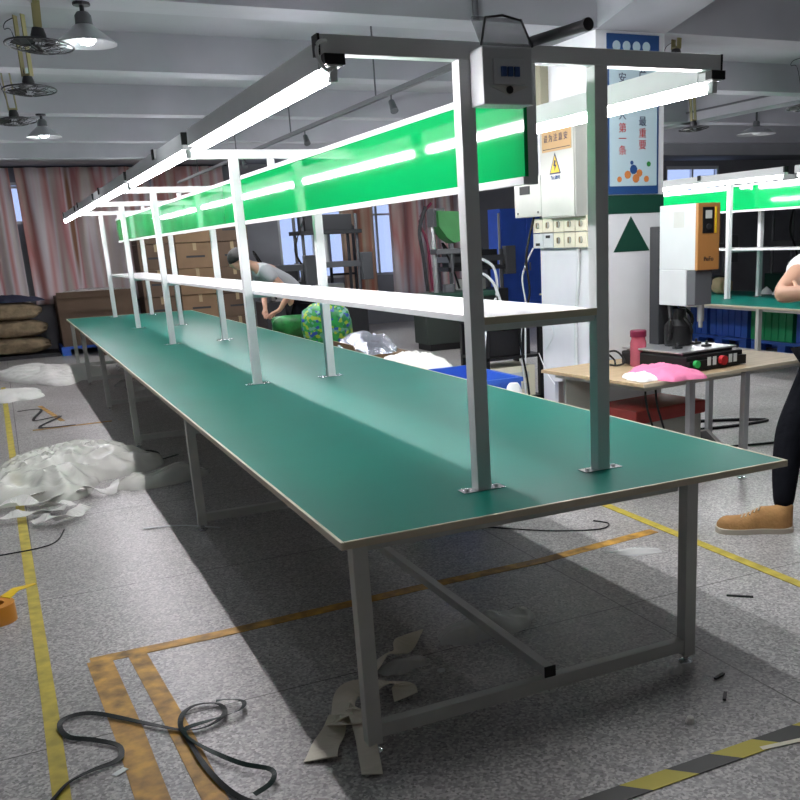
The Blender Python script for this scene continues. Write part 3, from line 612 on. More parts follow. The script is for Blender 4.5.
tag(wc, 'crumpled white cloth at the table end beside the pink cloth', 'cloth')
cl = MB(); cl.tube(smooth_path([(2.80, 2.72, 0.775), (2.84, 2.78, 0.84), (2.92, 2.74, 0.86), (2.95, 2.68, 0.79), (2.86, 2.66, 0.775), (2.80, 2.74, 0.80), (2.86, 2.82, 0.86), (2.94, 2.80, 0.80), (2.90, 2.72, 0.775)]), 0.007)
tag(cl.build('cable', m_black, None, True), 'coiled black cable on the side table left of the bottle', 'cable')
for k, (x, s) in enumerate([(2.66, 'left'), (2.74, 'right')]):
    tag(MB().tube(smooth_path([(x, 2.05, 0.735 - 0.0), (x + 0.02, 2.06, 0.6), (x + 0.10, 2.08, 0.4), (x + 0.16, 2.1, 0.2), (x + 0.3, 2.12, 0.008), (x + 0.5, 2.3, 0.008)]), 0.007).build('cable', m_black, None, True), 'black cable hanging under the side table, the %s one' % s, 'cable')
gb = empty('storage_crate', (2.72, 2.25, 0), 'dull red and grey steel box under the side table', 'box', rz=RZ)
MB().box(0.02, 0.62, 0, 0.40, 0.12, 0.44, 0.01).build('body', m_cabinet, gb)
MB().box(0.0, 0.64, -0.02, 0.42, 0.44, 0.53, 0.012).build('lid', m_redpaint, gb, label='dull red lid')
for x in (0.05, 0.55):
    for y in (0.03, 0.33): MB().box(x, x + 0.04, y, y + 0.04, 0, 0.12).build('foot', m_dark, gb)
scl = empty('floor_scale', (3.25, 2.45, 0), 'grey device with dark slanted panel on the floor behind the table leg', 'device', rz=R(-8))
MB().prism([(0, 0, 0), (0, 0.3, 0), (0, 0.3, 0.22), (0, 0.0, 0.10)], (0.42, 0, 0)).build('body', m_leg, scl)
MB().prism([(0.04, 0.03, 0.1165), (0.04, 0.27, 0.2125), (0.38, 0.27, 0.2125), (0.38, 0.03, 0.1165)], (0, -0.002, 0.004)).build('panel', m_black, scl)
gp = tag(MB().box(2.56, 2.92, 2.82, 2.87, 0.0, 0.70, 0.003).build('grey_board', m_leg), 'grey board standing under the side table', 'board')
for k, (pts, s) in enumerate([([(3.3, 3.0, 0.01), (3.9, 2.9, 0.01), (4.5, 2.75, 0.01), (5.1, 2.9, 0.01)], 'nearer'), ([(3.6, 3.9, 0.012), (4.3, 3.5, 0.012), (5.0, 3.45, 0.012), (4.6, 3.75, 0.012), (4.2, 3.8, 0.012)], 'farther')]):
    tag(MB().tube(smooth_path(pts), 0.014 if k else 0.009).build('cable', m_black, None, True), 'black cable lying on the floor behind the side table, the %s one' % s, 'cable')

# ================================================================ RACK, CRATES, BAGS BEYOND THE BENCH
rk = empty('equipment_rack', (2.55, 4.02, 0), 'black steel rack with beige appliance left of the pillar', 'rack')
for x in (0.0, 0.50):
    for y in (0.0, 0.42): MB().box(x, x + 0.04, y, y + 0.04, 0, 1.02).build('upright', m_black, rk)
for z in (0.36, 0.70, 0.98): MB().box(0, 0.54, 0, 0.46, z, z + 0.022).build('shelf', m_black, rk)
ap = empty('appliance', (2.60, 4.05, 0.383), 'beige slotted appliance on the middle shelf of the black rack', 'appliance')
MB().box(0, 0.42, 0, 0.36, 0, 0.25, 0.006).build('body', m_cream, ap)
for z in (0.06, 0.15): MB().box(0.06, 0.36, -0.003, 0.0, z, z + 0.05).build('slot_panel', m_leg, ap)
ps = empty('power_strip', (2.60, 4.03, 1.003), 'white power strip on top of the black rack', 'power strip', rz=R(8))
MB().box(0, 0.36, 0, 0.06, 0, 0.045, 0.005).build('body', m_mwhite, ps)
MB().tube(smooth_path([(0.0, 0.03, 0.03), (-0.06, -0.04, -0.05), (-0.10, -0.06, -0.3), (-0.06, -0.05, -0.5)]), 0.008).build('cord', m_white, ps)
MB().tube(smooth_path([(0.33, 0.0, 0.03), (0.32, -0.05, -0.05), (0.31, -0.05, -0.4)]), 0.008).build('cord', m_white, ps)
dk = tag(MB().box(2.62, 3.0, 4.08, 4.4, 0.723, 0.93, 0.01).build('black_unit', m_black), 'flat black unit on the upper shelf of the rack', 'device')
tag(MB().tube(smooth_path([(2.6, 4.3, 1.6), (2.66, 4.35, 1.52), (2.8, 4.3, 1.42), (2.82, 4.3, 1.2), (2.7, 4.25, 1.08), (2.6, 4.3, 1.2), (2.66, 4.35, 1.38), (2.78, 4.28, 1.3), (2.84, 4.2, 1.01)]), 0.012).build('hose', m_mwhite, None, True), 'coiled pale hose above the black rack', 'hose')

def crate(x, y, z, lx, ly, h, m, label, group=None, rz=0, name='plastic_crate'):
    root = empty(name, (x, y, z), label, 'crate', group, rz); t = 0.02
    MB().box(0, lx, 0, ly, 0, t).box(0, t, 0, ly, t, h).box(lx - t, lx, 0, ly, t, h).box(t, lx - t, 0, t, t, h).box(t, lx - t, ly - t, ly, t, h).build('body', m, root)
    r = MB()
    r.box(-0.012, lx + 0.012, -0.012, 0, h - 0.03, h).box(-0.012, lx + 0.012, ly, ly + 0.012, h - 0.03, h).box(-0.012, 0, 0, ly, h - 0.03, h).box(lx, lx + 0.012, 0, ly, h - 0.03, h)
    r.build('rim', m, root)
    rb = MB()
    for k in range(1, 6):
        rb.box(lx * k / 6 - 0.008, lx * k / 6 + 0.008, -0.01, 0, 0.0, h - 0.03); rb.box(-0.01, 0, ly * k / 6 - 0.008, ly * k / 6 + 0.008, 0, h - 0.03)
    rb.build('ribs', m, root)
    return root
crate(2.0, 3.35, 0.36, 0.50, 0.9, 0.30, m_blue, 'blue plastic crate just behind the bench edge left of the pillar')
crate(2.0, 3.35, 0.0, 0.50, 0.9, 0.35, m_blue, 'blue plastic crate on the floor, under another blue crate behind the bench')
tag(MB().lathe([(0.0, 0), (0.06, 0), (0.065, 0.10), (0.045, 0.17), (0.03, 0.19), (0.0, 0.19)], (2.22, 2.95, 0.50), 18).build('white_bottle', m_mwhite, None, True), 'white plastic bottle end beside the blue crate', 'bottle')
tag(MB().box(2.03, 2.43, 2.75, 3.25, 0.0, 0.498, 0.01).build('carton', m_mwhite), 'white carton on the floor between crate and side table', 'carton')
ctn = empty('carton', (2.0, 4.4, 0.0), 'tall brown carton behind the bench holding white plastic bags', 'carton')
MB().box(0, 0.55, 0, 1.0, 0, 0.60, 0.004).build('body', m_carton, ctn)
hb = heap('plastic_bag', 2.27, 4.75, 0.24, 0.40, 0.17, 5.5, m_foam, R(15), 0.0, fr=9); hb.location.z = 0.602
tag(hb, 'white crumpled plastic bags spilling at the bench far edge', 'plastic bag')
ct2 = empty('carton', (2.0, 5.55, 0.0), 'open brown carton with silver wrappers behind the bench edge', 'carton')
MB().box(0, 0.55, 0, 0.9, 0, 0.66, 0.004).build('body', m_carton, ct2)
MB().box(0.0, 0.01, 0.02, 0.88, 0.66, 0.72, 0, Matrix.Rotation(R(-20), 4, 'Y') @ Matrix.Translation((0.24, 0, 0.0))).build('flap', m_carton, ct2)
fo = heap('wrappers', 2.27, 6.0, 0.26, 0.42, 0.20, 2.2, m_foil, 0, 0.0); fo.location.z = 0.662
tag(fo, 'crumpled silver foil wrappers filling the open carton', 'wrapper', kind='stuff')
bgp = empty('carton', (2.0, 6.6, 0.0), 'brown carton under the green printed bag behind the bench', 'carton')
MB().box(0, 0.6, 0, 1.1, 0, 0.52, 0.004).build('body', m_carton, bgp)
def pillow_bag(name, loc, size, m, label, cat, rot=(0, 0, 0), sub=None):
    b = bmesh.new(); bmesh.ops.create_cube(b, size=2); bmesh.ops.subdivide_edges(b, edges=b.edges[:], cuts=7, use_grid_fill=True)
    for v in b.verts:
        c = v.co; p = [abs(t) ** 4.0 for t in c]; r = (sum(p)) ** 0.25
        c = c / r if r else c
        pinch = 1 - 0.55 * (abs(c.x) ** 4)
        v.co = Vector((c.x * size[0], c.y * size[1] * (0.92 + 0.08 * pinch), c.z * size[2] * pinch)) * (1 + 0.10 * noise.noise(Vector((c.x * 2 + loc[0], c.y * 2.2 + loc[1], c.z * 2 + loc[2] * 3))))
    mb = MB(); mb.bm.free(); mb.bm = b; o = mb.build(name, m, None, True); o.location = loc; o.rotation_euler = rot
    return tag(o, label, cat)
gbg = pillow_bag('printed_bag', (2.25, 7.15, 0.80), (0.27, 0.26, 0.11), m_bag, 'large green printed bag standing behind the bench', 'bag', (R(0), R(75), R(60)))
gb2 = pillow_bag('printed_bag', (2.06, 7.95, 0.76), (0.17, 0.20, 0.08), mat('dark_green_pack', (0.02, 0.16, 0.04), 0.35, var=0.6, scale=9), 'dark green pack with yellow marks between the worker and the printed bag', 'bag', (0, R(60), R(80)))
tag(MB().box(1.9, 2.5, 7.75, 7.80, 0, 0.54).box(1.9, 2.5, 8.3, 8.35, 0, 0.54).box(1.9, 2.5, 7.75, 8.35, 0.54, 0.56).build('cardboard_table', m_carton), 'brown board stand beside the worker', 'stand')

# ================================================================ LEFT BACK: SACKS, CARTONS
def pallet(x, y, lx, ly, label, group, name='pallet'):
    root = empty(name, (x, y, 0), label, 'pallet', group)
    MB().box(0, lx, 0, ly, 0.11, 0.15, 0.003).build('deck', m_blue, root)
    for i in range(3):
        for j in range(3): MB().box(i * (lx - 0.14) / 2, i * (lx - 0.14) / 2 + 0.14, j * (ly - 0.14) / 2, j * (ly - 0.14) / 2 + 0.14, 0, 0.11).build('block', m_blue, root)
    return root
zz = 0.06
tag(MB().box(-2.3, -0.05, 15.3, 16.2, 0.0, 0.06).build('wood_board', m_dark), 'dark board on the floor under the burlap sacks', 'board')
for k, (s, z) in enumerate([('bottom', 0.21), ('middle', 0.50), ('top', 0.79)]):
    sk = pillow_bag('burlap_sack', (-0.72 + 0.03 * (k % 2), 15.75, z), (0.56 - 0.03 * k, 0.38, 0.143), m_burlap, 'stuffed burlap sack at left by the curtain, %s of the near stack' % s, 'sack')
    sk['group'] = 'burlap sacks by the curtain'
    sk = pillow_bag('burlap_sack', (-1.75, 15.75, z), (0.40, 0.38, 0.143), m_burlap, 'stuffed burlap sack beyond the left edge, %s of its stack' % s, 'sack'); sk['group'] = 'burlap sacks by the curtain'
dc = heap('cloth', -0.75, 15.7, 0.5, 0.3, 0.14, 4.4, mat('navy_cloth', (0.03, 0.035, 0.07), 0.8), 0, 0.0, 30); dc.location.z = 0.95
tag(dc, 'dark blue cloth lying on the top burlap sack', 'cloth')
def carton(x, y, z, lx, ly, h, label, group=None, m=None, rz=0, tape=True):
    root = empty('carton', (x, y, z), label, 'carton', group, rz); m = m or m_carton
    MB().box(0, lx, 0, ly, 0, h, 0.006).build('body', m, root)
    if tape:
        MB().box(lx / 2 - 0.03, lx / 2 + 0.03, -0.002, 0, h * 0.7, h).box(lx / 2 - 0.03, lx / 2 + 0.03, 0, ly, h, h + 0.002).build('tape', m_tape, root)
        MB().box(lx * 0.25, lx * 0.75, -0.002, 0.0, h * 0.42, h * 0.5).build('hand_hole', m_dark, root)
    return root
b1 = empty('carton', (0.02, 15.3, 0.15), 'big open brown carton with torn plastic on top beside the sacks', 'carton')
MB().box(0, 1.25, 0, 0.9, 0, 0.85, 0.006).build('body', m_carton_d, b1)
MB().box(0.0, 1.25, -0.005, 0.0, 0.85, 0.95, 0, Matrix.Rotation(R(12), 4, 'X')).build('flap', m_carton_d, b1)
pt = heap('plastic_sheet', 0.65, 15.7, 0.55, 0.4, 0.12, 9.1, m_film2, 0, 0.0, 30); pt.location.z = 1.005
tag(pt, 'clear plastic sheet on the big open carton', 'plastic sheet')
pallet(-0.02, 15.25, 1.35, 1.0, 'blue pallet under the big open carton', 'blue pallets')
lbl = carton(0.55, 14.75, 0.0, 0.62, 0.42, 0.42, 'small brown carton with white label in front of the blue pallet', None, m_carton_d, 0, False)
MB().box(0.08, 0.5, -0.004, 0, 0.22, 0.34).build('label', m_poster, lbl)
n = 0
for cx, wd in ((1.45, 0.62), (2.10, 0.66), (2.80, 0.60)):
    z = 0.0; lev = 0
    hs = [0.46, 0.44, 0.46, 0.45, 0.44]
    for h in hs:
        nm = ['left', 'middle', 'right'][[1.45, 2.10, 2.80].index(cx)]
        carton(cx, 15.2 + 0.02 * (lev % 2), z, wd, 0.7, h - 0.006, 'brown carton in the %s pile behind the far uprights, %s' % (nm, ['on the floor', 'second from the floor', 'third from the floor', 'fourth from the floor', 'topmost'][lev]), 'brown cartons piled at the far wall', m_carton if (lev + n) % 2 else m_carton_d)
        z += h; lev += 1; n += 1

# curtains
def curtain(x0, x1, z0, z1, y, m, label, wob=0.05, gather=None):
    b = bmesh.new(); N = int((x1 - x0) * 34); K = 12; g = []
    for i in range(N + 1):
        row = []
        for j in range(K + 1):
            t = j / K; x = x0 + (x1 - x0) * i / N
            if gather: x = x + (gather - x) * 0.45 * math.sin(PI * min(1, t * 1.0)) ** 1.5
            ph = i / N * (x1 - x0) * 17
            row.append(b.verts.new((x, y + wob * math.sin(ph + 0.6 * math.sin(ph * 0.37)) + 0.02 * noise.noise(Vector((i * 0.13, t * 2, 0))), z0 + (z1 - z0) * t)))
        g.append(row)
    for i in range(N):
        for j in range(K): b.faces.new((g[i][j], g[i + 1][j], g[i + 1][j + 1], g[i][j + 1]))
    mb = MB(); mb.bm.free(); mb.bm = b; o = mb.build('curtain', m, None, True)
    md = o.modifiers.new('thick', 'SOLIDIFY'); md.thickness = 0.006
    return tag(o, label, 'curtain', 'curtains on the far wall')
curtain(-1.6, -0.36, 0.75, 3.18, 16.28, m_curtain, 'pink and brown striped curtain at the far left edge')
curtain(-0.27, 1.95, 0.85, 3.18, 16.26, m_curtain, 'wide pink striped curtain behind the carton and sacks')
curtain(1.98, 3.3, 0.85, 3.18, 16.28, m_curtain, 'striped curtain partly behind the brown carton piles')
tag(MB().cyl((5.4, 16.27, 2.96), (8.6, 16.27, 2.96), 0.012).build('curtain_rod', m_dark), 'dark curtain rod above the middle curtains', 'curtain rod')
curtain(5.55, 6.25, 0.4, 2.95, 16.28, m_curtain2, 'brown gathered curtain between the two bright windows')
curtain(6.62, 8.5, 0.5, 2.95, 16.26, m_curtain, 'pink striped curtain behind the green drill press')
tag(MB().cyl((-1.7, 16.28, 3.19), (3.4, 16.28, 3.19), 0.012).build('curtain_rod', m_dark), 'dark curtain rod above the left curtains', 'curtain rod')

# blue cabinet behind
bcx = empty('steel_cabinet', (8.0, 14.0, 0), 'tall bright blue steel cabinet left of the pillar in the distance', 'cabinet')
MB().box(0, 1.15, 0, 0.5, 0.0, 2.18, 0.006).build('body', m_bluesteel, bcx)
for x in (0.02, 0.585): 
    d = MB().box(x, x + 0.545, -0.02, -0.001, 0.10, 2.14, 0.004).build('door', m_bluesteel, bcx)
    MB().box(x + (0.48 if x < 0.3 else 0.03), x + (0.5 if x < 0.3 else 0.05), -0.05, -0.02, 1.0, 1.15).build('handle', m_alu, d)
MB().box(-0.05, -0.01, -0.02, 0.0, 0.5, 2.1).build('edge_strip', m_mwhite, bcx)
tl = empty('tube_light', (4.75, 8.6, 2.26), 'lit tube light in the distance left of the pillar cabinet', 'light fixture')
MB().box(0, 0.045, 0, 1.5, 0.02, 0.07, 0.004).build('housing', m_white, tl)
MB().cyl((0.022, 0.05, 0), (0.022, 1.45, 0), 0.018, n=12).build('glass_tube', m_tube, tl)
MB().cyl((0.022, 0.4, 0.07), (0.022, 0.4, 0.95), 0.006).cyl((0.022, 1.1, 0.07), (0.022, 1.1, 0.95), 0.006).build('hanger_rod', m_mgrey, tl)

# drill press
dp = empty('drill_press', (5.45, 11.0, 0), 'green belt drill press on a dark stand in front of the pink curtain', 'drill press')
MB().box(-0.55, 0.75, -0.3, 0.3, 0.78, 0.86, 0.01).build('table', m_dgreen, dp)
MB().box(-0.50, 0.70, -0.25, 0.25, 0.1, 0.78, 0.01).build('stand', mat('dark_cabinet', (0.02, 0.03, 0.025), 0.5), dp)
MB().box(-0.45, 0.65, -0.24, 0.24, 0.0, 0.1).build('plinth', m_black, dp)
MB().cyl((-0.15, 0.1, 0.86), (-0.15, 0.1, 2.0), 0.035).build('column', m_alu, dp, True)
MB().cyl((0.32, 0.05, 0.86), (0.32, 0.05, 1.55), 0.022).build('guide_rod', m_alu, dp, True)
hh = MB(); hh.prism([(-0.15, -0.14, 2.08), (0.42, -0.14, 2.05), (0.42, -0.14, 1.80), (0.34, -0.14, 1.66), (0.10, -0.14, 1.60), (-0.02, -0.14, 1.68), (-0.15, -0.14, 1.85)], (0, 0.32, 0)); hh.build('head', m_machgreen, dp)
MB().box(-0.2, 0.42, -0.1, 0.15, 1.44, 1.52, 0.01).build('cross_arm', m_mgrey, dp)
MB().cyl((0.1, -0.0, 1.6), (0.1, 0.0, 1.15), 0.05, 0.02).cyl((0.1, 0, 1.15), (0.1, 0, 1.0), 0.01).build('spindle', m_mgrey, dp, True)
MB().cyl((0.02, 0.0, 0.86), (0.02, 0, 0.98), 0.10).build('vise', m_mgrey, dp)
MB().box(-0.2, 0.0, -0.05, 0.2, 1.85, 2.12, 0.01).build('motor', m_mgrey, dp)
for k in range(3):
    MB().cyl((0.42, -0.05, 1.5), (0.42 + 0.16 * math.cos(k * 2.1), -0.12, 1.5 + 0.16 * math.sin(k * 2.1)), 0.008).build('feed_lever', m_dark, dp)
MB().tube(smooth_path([(-0.3, 0, 2.15), (-0.42, 0, 1.8), (-0.38, 0, 1.4), (-0.34, 0, 0.9)]), 0.03).build('hose', m_dark, dp, True)
MB().tube(smooth_path([(-0.2, 0, 2.2), (-0.40, 0.02, 1.95), (-0.30, 0, 1.6), (-0.26, 0, 0.9)]), 0.022).build('hose', m_maroon, dp, True)
tag(MB().lathe([(0, 0), (0.13, 0), (0.13, 0.6), (0, 0.6)], (5.75, 10.4, 0.0)).build('bin', mat('orange_red', (0.5, 0.08, 0.02), 0.5), None, True), 'orange red bin below the green drill press', 'bin')

# frame machines by the window, dark silhouettes
def frame_machine(x, y, label, h=2.2, wdt=1.2, m=m_dark):
    root = empty('press_machine', (x, y, 0), label, 'machine', 'dark machines by the far wall')
    MB().box(0, wdt, 0, 0.7, 0, 0.75, 0.01).build('base', m, root)
    for i in (0.08, wdt - 0.08):
        for j in (0.08, 0.6): MB().cyl((i, j, 0.75), (i, j, h), 0.03).build('column', m_mgrey, root)
    MB().box(0, wdt, 0, 0.7, h - 0.35, h - 0.28).box(0.15, wdt - 0.15, 0.1, 0.6, h - 0.28, h, 0.01).build('top_plate', m, root)
    MB().box(0.04, wdt - 0.04, 0.04, 0.66, 1.25, 1.35).build('moving_plate', m_mgrey, root)
    MB().cyl((wdt / 2, 0.35, h - 0.35), (wdt / 2, 0.35, 1.35), 0.07).build('ram', m_alu, root)
    MB().box(wdt * 0.3, wdt * 0.7, 0.2, 0.5, 0.75, 0.95, 0.01).build('mould', m_leg, root)
    MB().box(wdt - 0.05, wdt + 0.15, -0.06, 0.1, 1.0, 1.5, 0.01).build('control_box', m_mgrey, root)
    MB().tube(smooth_path([(0.1, 0, h - 0.1), (-0.12, -0.05, 1.6), (0.05, -0.05, 1.2), (0.2, 0, 0.8)]), 0.02).build('hose', m_black, root)
    return root
frame_machine(4.2, 14.6, 'dark framed machine in front of the bright window behind the worker')
frame_machine(3.2, 13.6, 'dark low machine behind the worker head', 1.35, 0.8)
frame_machine(10.6, 11.8, 'dark machine behind the second bench, left of the others', 2.3)
frame_machine(12.6, 11.0, 'dark machine behind the middle of the second bench', 2.35, 1.3, m_dgreen)
frame_machine(14.3, 10.6, 'dark machine behind the right part of the second bench', 2.3, 1.3, m_maroon)
frame_machine(6.4, 13.0, 'dark machine left of the blue cabinet, half hidden by the near upright', 1.45, 1.2)
tag(MB().box(11.9, 12.8, 16.3, 16.395, 2.2, 3.0).build('notice_board', m_carton_d), 'brown board on the far wall left of the small window', 'board')
tag(MB().box(3.35, 3.75, 16.36, 16.395, 2.2, 2.5).build('wall_notice', m_pblue), 'small blue notice on the grey far wall above the worker', 'sign')
fr1 = empty('metal_stand', (5.0, 15.4, 0), 'dark pipe frame standing before the bright window', 'frame')
MB().cyl((0, 0, 0), (0, 0, 2.0), 0.03).cyl((0.5, 0, 0), (0.5, 0, 2.0), 0.03).cyl((0, 0, 2.0), (0.5, 0, 2.0), 0.03).cyl((0, 0, 1.1), (0.5, 0, 1.1), 0.02).build('frame_tubes', m_dark, fr1)

# crates and pallets under the second bench, things on it
for k, (y, m, s) in enumerate([(4.9, m_blue, 'blue crate at the right edge'), (5.75, m_blue, 'blue crate second from the right edge'), (6.6, m_crgreen, 'green crate between blue ones'), (7.45, m_blue, 'blue crate right of the press'), (8.3, m_blue, 'blue crate hidden partly by the press')]):
    crate(8.36, y, 0.152, 0.6, 0.78, 0.42, m, s + ' stacked on pallets under the second bench', 'crates under the second bench')
for k, (y, s) in enumerate([(4.9, 'nearest the right edge'), (6.15, 'in the middle of its row'), (7.4, 'third from the right edge'), (8.65, 'farthest, beside the press')]):
    pallet(8.30, y, 0.9, 1.15, 'blue pallet under the second bench, ' + s, 'blue pallets')
for k, (x, y, s) in enumerate([(8.3, 8.45, 'left tan fabric bundle on the second bench'), (8.15, 7.75, 'tan fabric bundle beside the second bench upright'), (8.45, 6.65, 'tan fabric bundle near the standing person elbow')]):
    o = pillow_bag('fabric_bundle', (x, y, 0.875), (0.13, 0.11, 0.11), mat('tan_cloth_%d' % k, (0.50, 0.36, 0.22), 0.8), s, 'bundle')
for k, (x, y, s) in enumerate([(8.4, 7.15, 'left'), (8.4, 6.92, 'right')]):
    tag(MB().lathe([(0.09, 0), (0.05, 0.06), (0.0, 0.10)], (x, y, 0.762), 10).build('paper_cone', m_wcloth), 'small white folded paper on the second bench, the %s one' % s, 'paper')
crate(8.25, 5.75, 0.762, 0.35, 0.5, 0.24, m_blue, 'blue crate standing on the second bench top')

# ================================================================ LITTER ON THE FLOOR
tag(heap('plastic_film', -0.62, 5.2, 0.60, 0.85, 0.24, 1.7, m_film, R(-35), n=70, edge=0.3, fr=5.5), 'large heap of crumpled clear plastic film on the left floor', 'plastic film')
tag(heap('plastic_film', 0.06, 4.52, 0.36, 0.16, 0.14, 6.6, m_film, R(14), n=44, edge=0.10), 'long end of clear film reaching under the bench shadow', 'plastic film')
tag(heap('plastic_film', -0.42, 12.4, 0.62, 1.5, 0.16, 3.9, m_foam, R(20), n=50), 'white plastic bags on the far left floor in front of the sacks', 'plastic bag')
tag(heap('plastic_film', -0.85, 10.4, 0.34, 0.55, 0.10, 7.7, m_foam, 0, n=40), 'smaller white plastic bag at the left edge of the floor', 'plastic bag')
tag(heap('plastic_film', 0.95, 12.5, 0.45, 0.7, 0.10, 5.1, m_film2, 0, n=34), 'clear film under the far part of the bench', 'plastic film')
tag(heap('plastic_film', 0.55, 10.3, 0.22, 0.5, 0.10, 5.9, m_film2, 0, n=30), 'clear film lump by the far bench legs', 'plastic film')
strips = [([(-1.15, 4.75), (-1.0, 4.65), (-0.88, 4.7), (-0.72, 4.45)], 0.07), ([(-1.1, 4.25), (-0.95, 4.33), (-0.8, 4.25), (-0.62, 4.4)], 0.09), ([(-1.08, 3.98), (-0.95, 3.92), (-0.80, 4.0), (-0.66, 3.9)], 0.08),
          ([(-0.86, 3.80), (-0.78, 3.70), (-0.66, 3.74), (-0.54, 3.86)], 0.10), ([(-0.92, 4.52), (-0.8, 4.42), (-0.66, 4.5), (-0.52, 4.35)], 0.08), ([(-0.55, 4.62), (-0.45, 4.35), (-0.35, 4.30), (-0.28, 4.5)], 0.07), ([(-0.8, 4.15), (-0.7, 4.05), (-0.6, 4.1)], 0.07)]
pos = ['topmost at the left edge', 'second down at the left edge', 'lying across the yellow line', 'nearest the camera', 'touching the film heap', 'at the foot of the film heap', 'short one in the middle']
for k, (p, wd) in enumerate(strips):
    pts = smooth_path([(x, y, 0.035 + 0.03 * (i % 2)) for i, (x, y) in enumerate(p)]); nn = len(pts)
    o = MB().ribbon(pts, [wd * (0.6 + 0.5 * math.sin(PI * (i + 1) / (nn + 1)) + 0.15 * math.sin(i * 1.7 + k)) for i in range(nn)], 0.004, [0.5 * math.sin(i * 0.5 + k) for i in range(nn)]).build('foam_strip', m_foam)
    tag(o, 'torn white foam strip on the left floor, ' + pos[k], 'foam strip', 'torn foam strips')
# straps
sp1 = [(-0.95, 0.22), (-0.92, 0.278), (-0.874, 0.348), (-0.80, 0.385), (-0.73, 0.402), (-0.704, 0.437), (-0.708, 0.516), (-0.78, 0.60), (-0.854, 0.666), (-0.88, 0.761), (-0.857, 0.826), (-0.758, 0.811), (-0.587, 0.613), (-0.483, 0.50), (-0.40, 0.487), (-0.33, 0.55), (-0.335, 0.64), (-0.40, 0.675), (-0.46, 0.64), (-0.49, 0.543), (-0.482, 0.404), (-0.466, 0.222), (-0.435, 0.055), (-0.39, -0.06), (-0.33, -0.11)]
tag(MB().ribbon(smooth_path([(x, y, 0.012) for x, y in sp1], 5), 0.019, 0.0025, [0.35 * math.sin(i * 0.21) for i in range(5 * (len(sp1) - 1) + 1)]).build('packing_strap', m_strap), 'black packing strap curling over the orange lines at bottom left', 'strap')
sp2 = [(-0.34, 0.652), (-0.29, 0.635), (-0.25, 0.59), (-0.28, 0.53), (-0.38, 0.51), (-0.485, 0.485), (-0.458, 0.35), (-0.363, 0.161), (-0.281, 0.064), (-0.30, -0.01), (-0.364, -0.051)]
tag(MB().ribbon(smooth_path([(x, y, 0.020) for x, y in sp2], 5), 0.017, 0.0025, [0.5 * math.sin(i * 0.3) for i in range(5 * (len(sp2) - 1) + 1)]).build('packing_strap', mat('dark_green_strap', (0.005, 0.022, 0.018), 0.45, spec=0.25)), 'dark green packing strap looping beside the black one', 'strap')
tag(MB().ribbon(smooth_path([(-0.86, 9.0, 0.01), (-0.62, 8.95, 0.012), (-0.72, 8.2, 0.01), (-0.45, 8.3, 0.012), (-0.68, 7.7, 0.01), (-0.35, 7.6, 0.01)]), 0.03, 0.003).build('packing_strap', m_strap), 'black zigzag strap on the far left floor beyond the film heap', 'strap')
tag(MB().ribbon(smooth_path([(-0.15, 5.85, 0.01), (0.1, 5.75, 0.012), (0.15, 5.5, 0.01), (-0.05, 5.35, 0.012), (-0.12, 5.15, 0.01), (0.08, 5.25, 0.01), (0.3, 5.4, 0.01)]), 0.03, 0.003).build('packing_strap', m_strap), 'black strap tangle on the floor in the bench shadow', 'strap')
# tape roll at left edge
tp = empty('tape_roll', (-1.085, 2.08, 0), 'orange tape roll standing cut by the left edge', 'tape roll')
MB().lathe([(0.045, 0), (0.09, 0), (0.09, 0.09), (0.045, 0.09), (0.045, 0.0)], n=26).build('roll', mat('orange_tape', (0.50, 0.20, 0.02), 0.3), tp, True)
MB().ribbon([(0.05, 0.06, 0.092), (0.10, 0.10, 0.11), (0.19, 0.12, 0.115)], [0.07, 0.06, 0.02], 0.003).build('loose_end', m_yel, tp)
# beige paper ribbons round the nearest leg
def rib(pts, wd, label, tw=None, m=m_paper):
    P = smooth_path(pts, 5); wd = [q * 1.25 for q in wd] if isinstance(wd, list) else wd * 1.25; o = MB().ribbon(P, wd, 0.003, [(tw or 0.3) * math.sin(i * 0.35) for i in range(len(P))]).build('paper_strip', m)
    return tag(o, label, 'paper strip', 'paper strips round the near leg')
rib([(0.02, 0.20, 0.03), (0.04, 0.28, 0.05), (0.09, 0.37, 0.06), (0.16, 0.40, 0.05), (0.24, 0.40, 0.05), (0.30, 0.37, 0.04), (0.29, 0.30, 0.02)], 0.075, 'beige paper strip arching behind the near leg', 0.4)
rib([(0.01, 0.25, 0.05), (-0.03, 0.18, 0.03), (-0.08, 0.12, 0.02), (-0.12, 0.05, 0.015)], [0.05 + 0.003 * i for i in range(16)], 'beige paper strip pointing to the lower left of the near leg', 0.2)
rib([(0.00, 0.24, 0.045), (0.06, 0.20, 0.06), (0.055, 0.11, 0.05), (0.03, 0.0, 0.03), (0.0, -0.12, 0.012)], 0.055, 'beige paper strip running in front of the near leg foot', 0.25)
rib([(0.05, 0.25, 0.07), (0.08, 0.22, 0.06), (0.06, 0.16, 0.05), (0.01, 0.17, 0.05), (-0.02, 0.22, 0.05)], 0.045, 'small curled paper strip at the knot beside the near leg', 0.5)
rib([(0.25, 0.56, 0.02), (0.33, 0.64, 0.04), (0.40, 0.66, 0.035), (0.45, 0.72, 0.03), (0.55, 0.82, 0.03)], [0.02, 0.03, 0.045, 0.055, 0.06, 0.06, 0.055, 0.05, 0.04, 0.03, 0.03, 0.04, 0.05, 0.06, 0.065, 0.07, 0.07, 0.065, 0.06, 0.06, 0.06], 'pale twisted strip on the floor between near leg and plastic bag', 0.6)
tag(heap('plastic_film', 0.38, 0.58, 0.10, 0.07, 0.04, 4.2, m_film2, R(20), n=24), 'small clear film scrap by the near leg', 'plastic film')
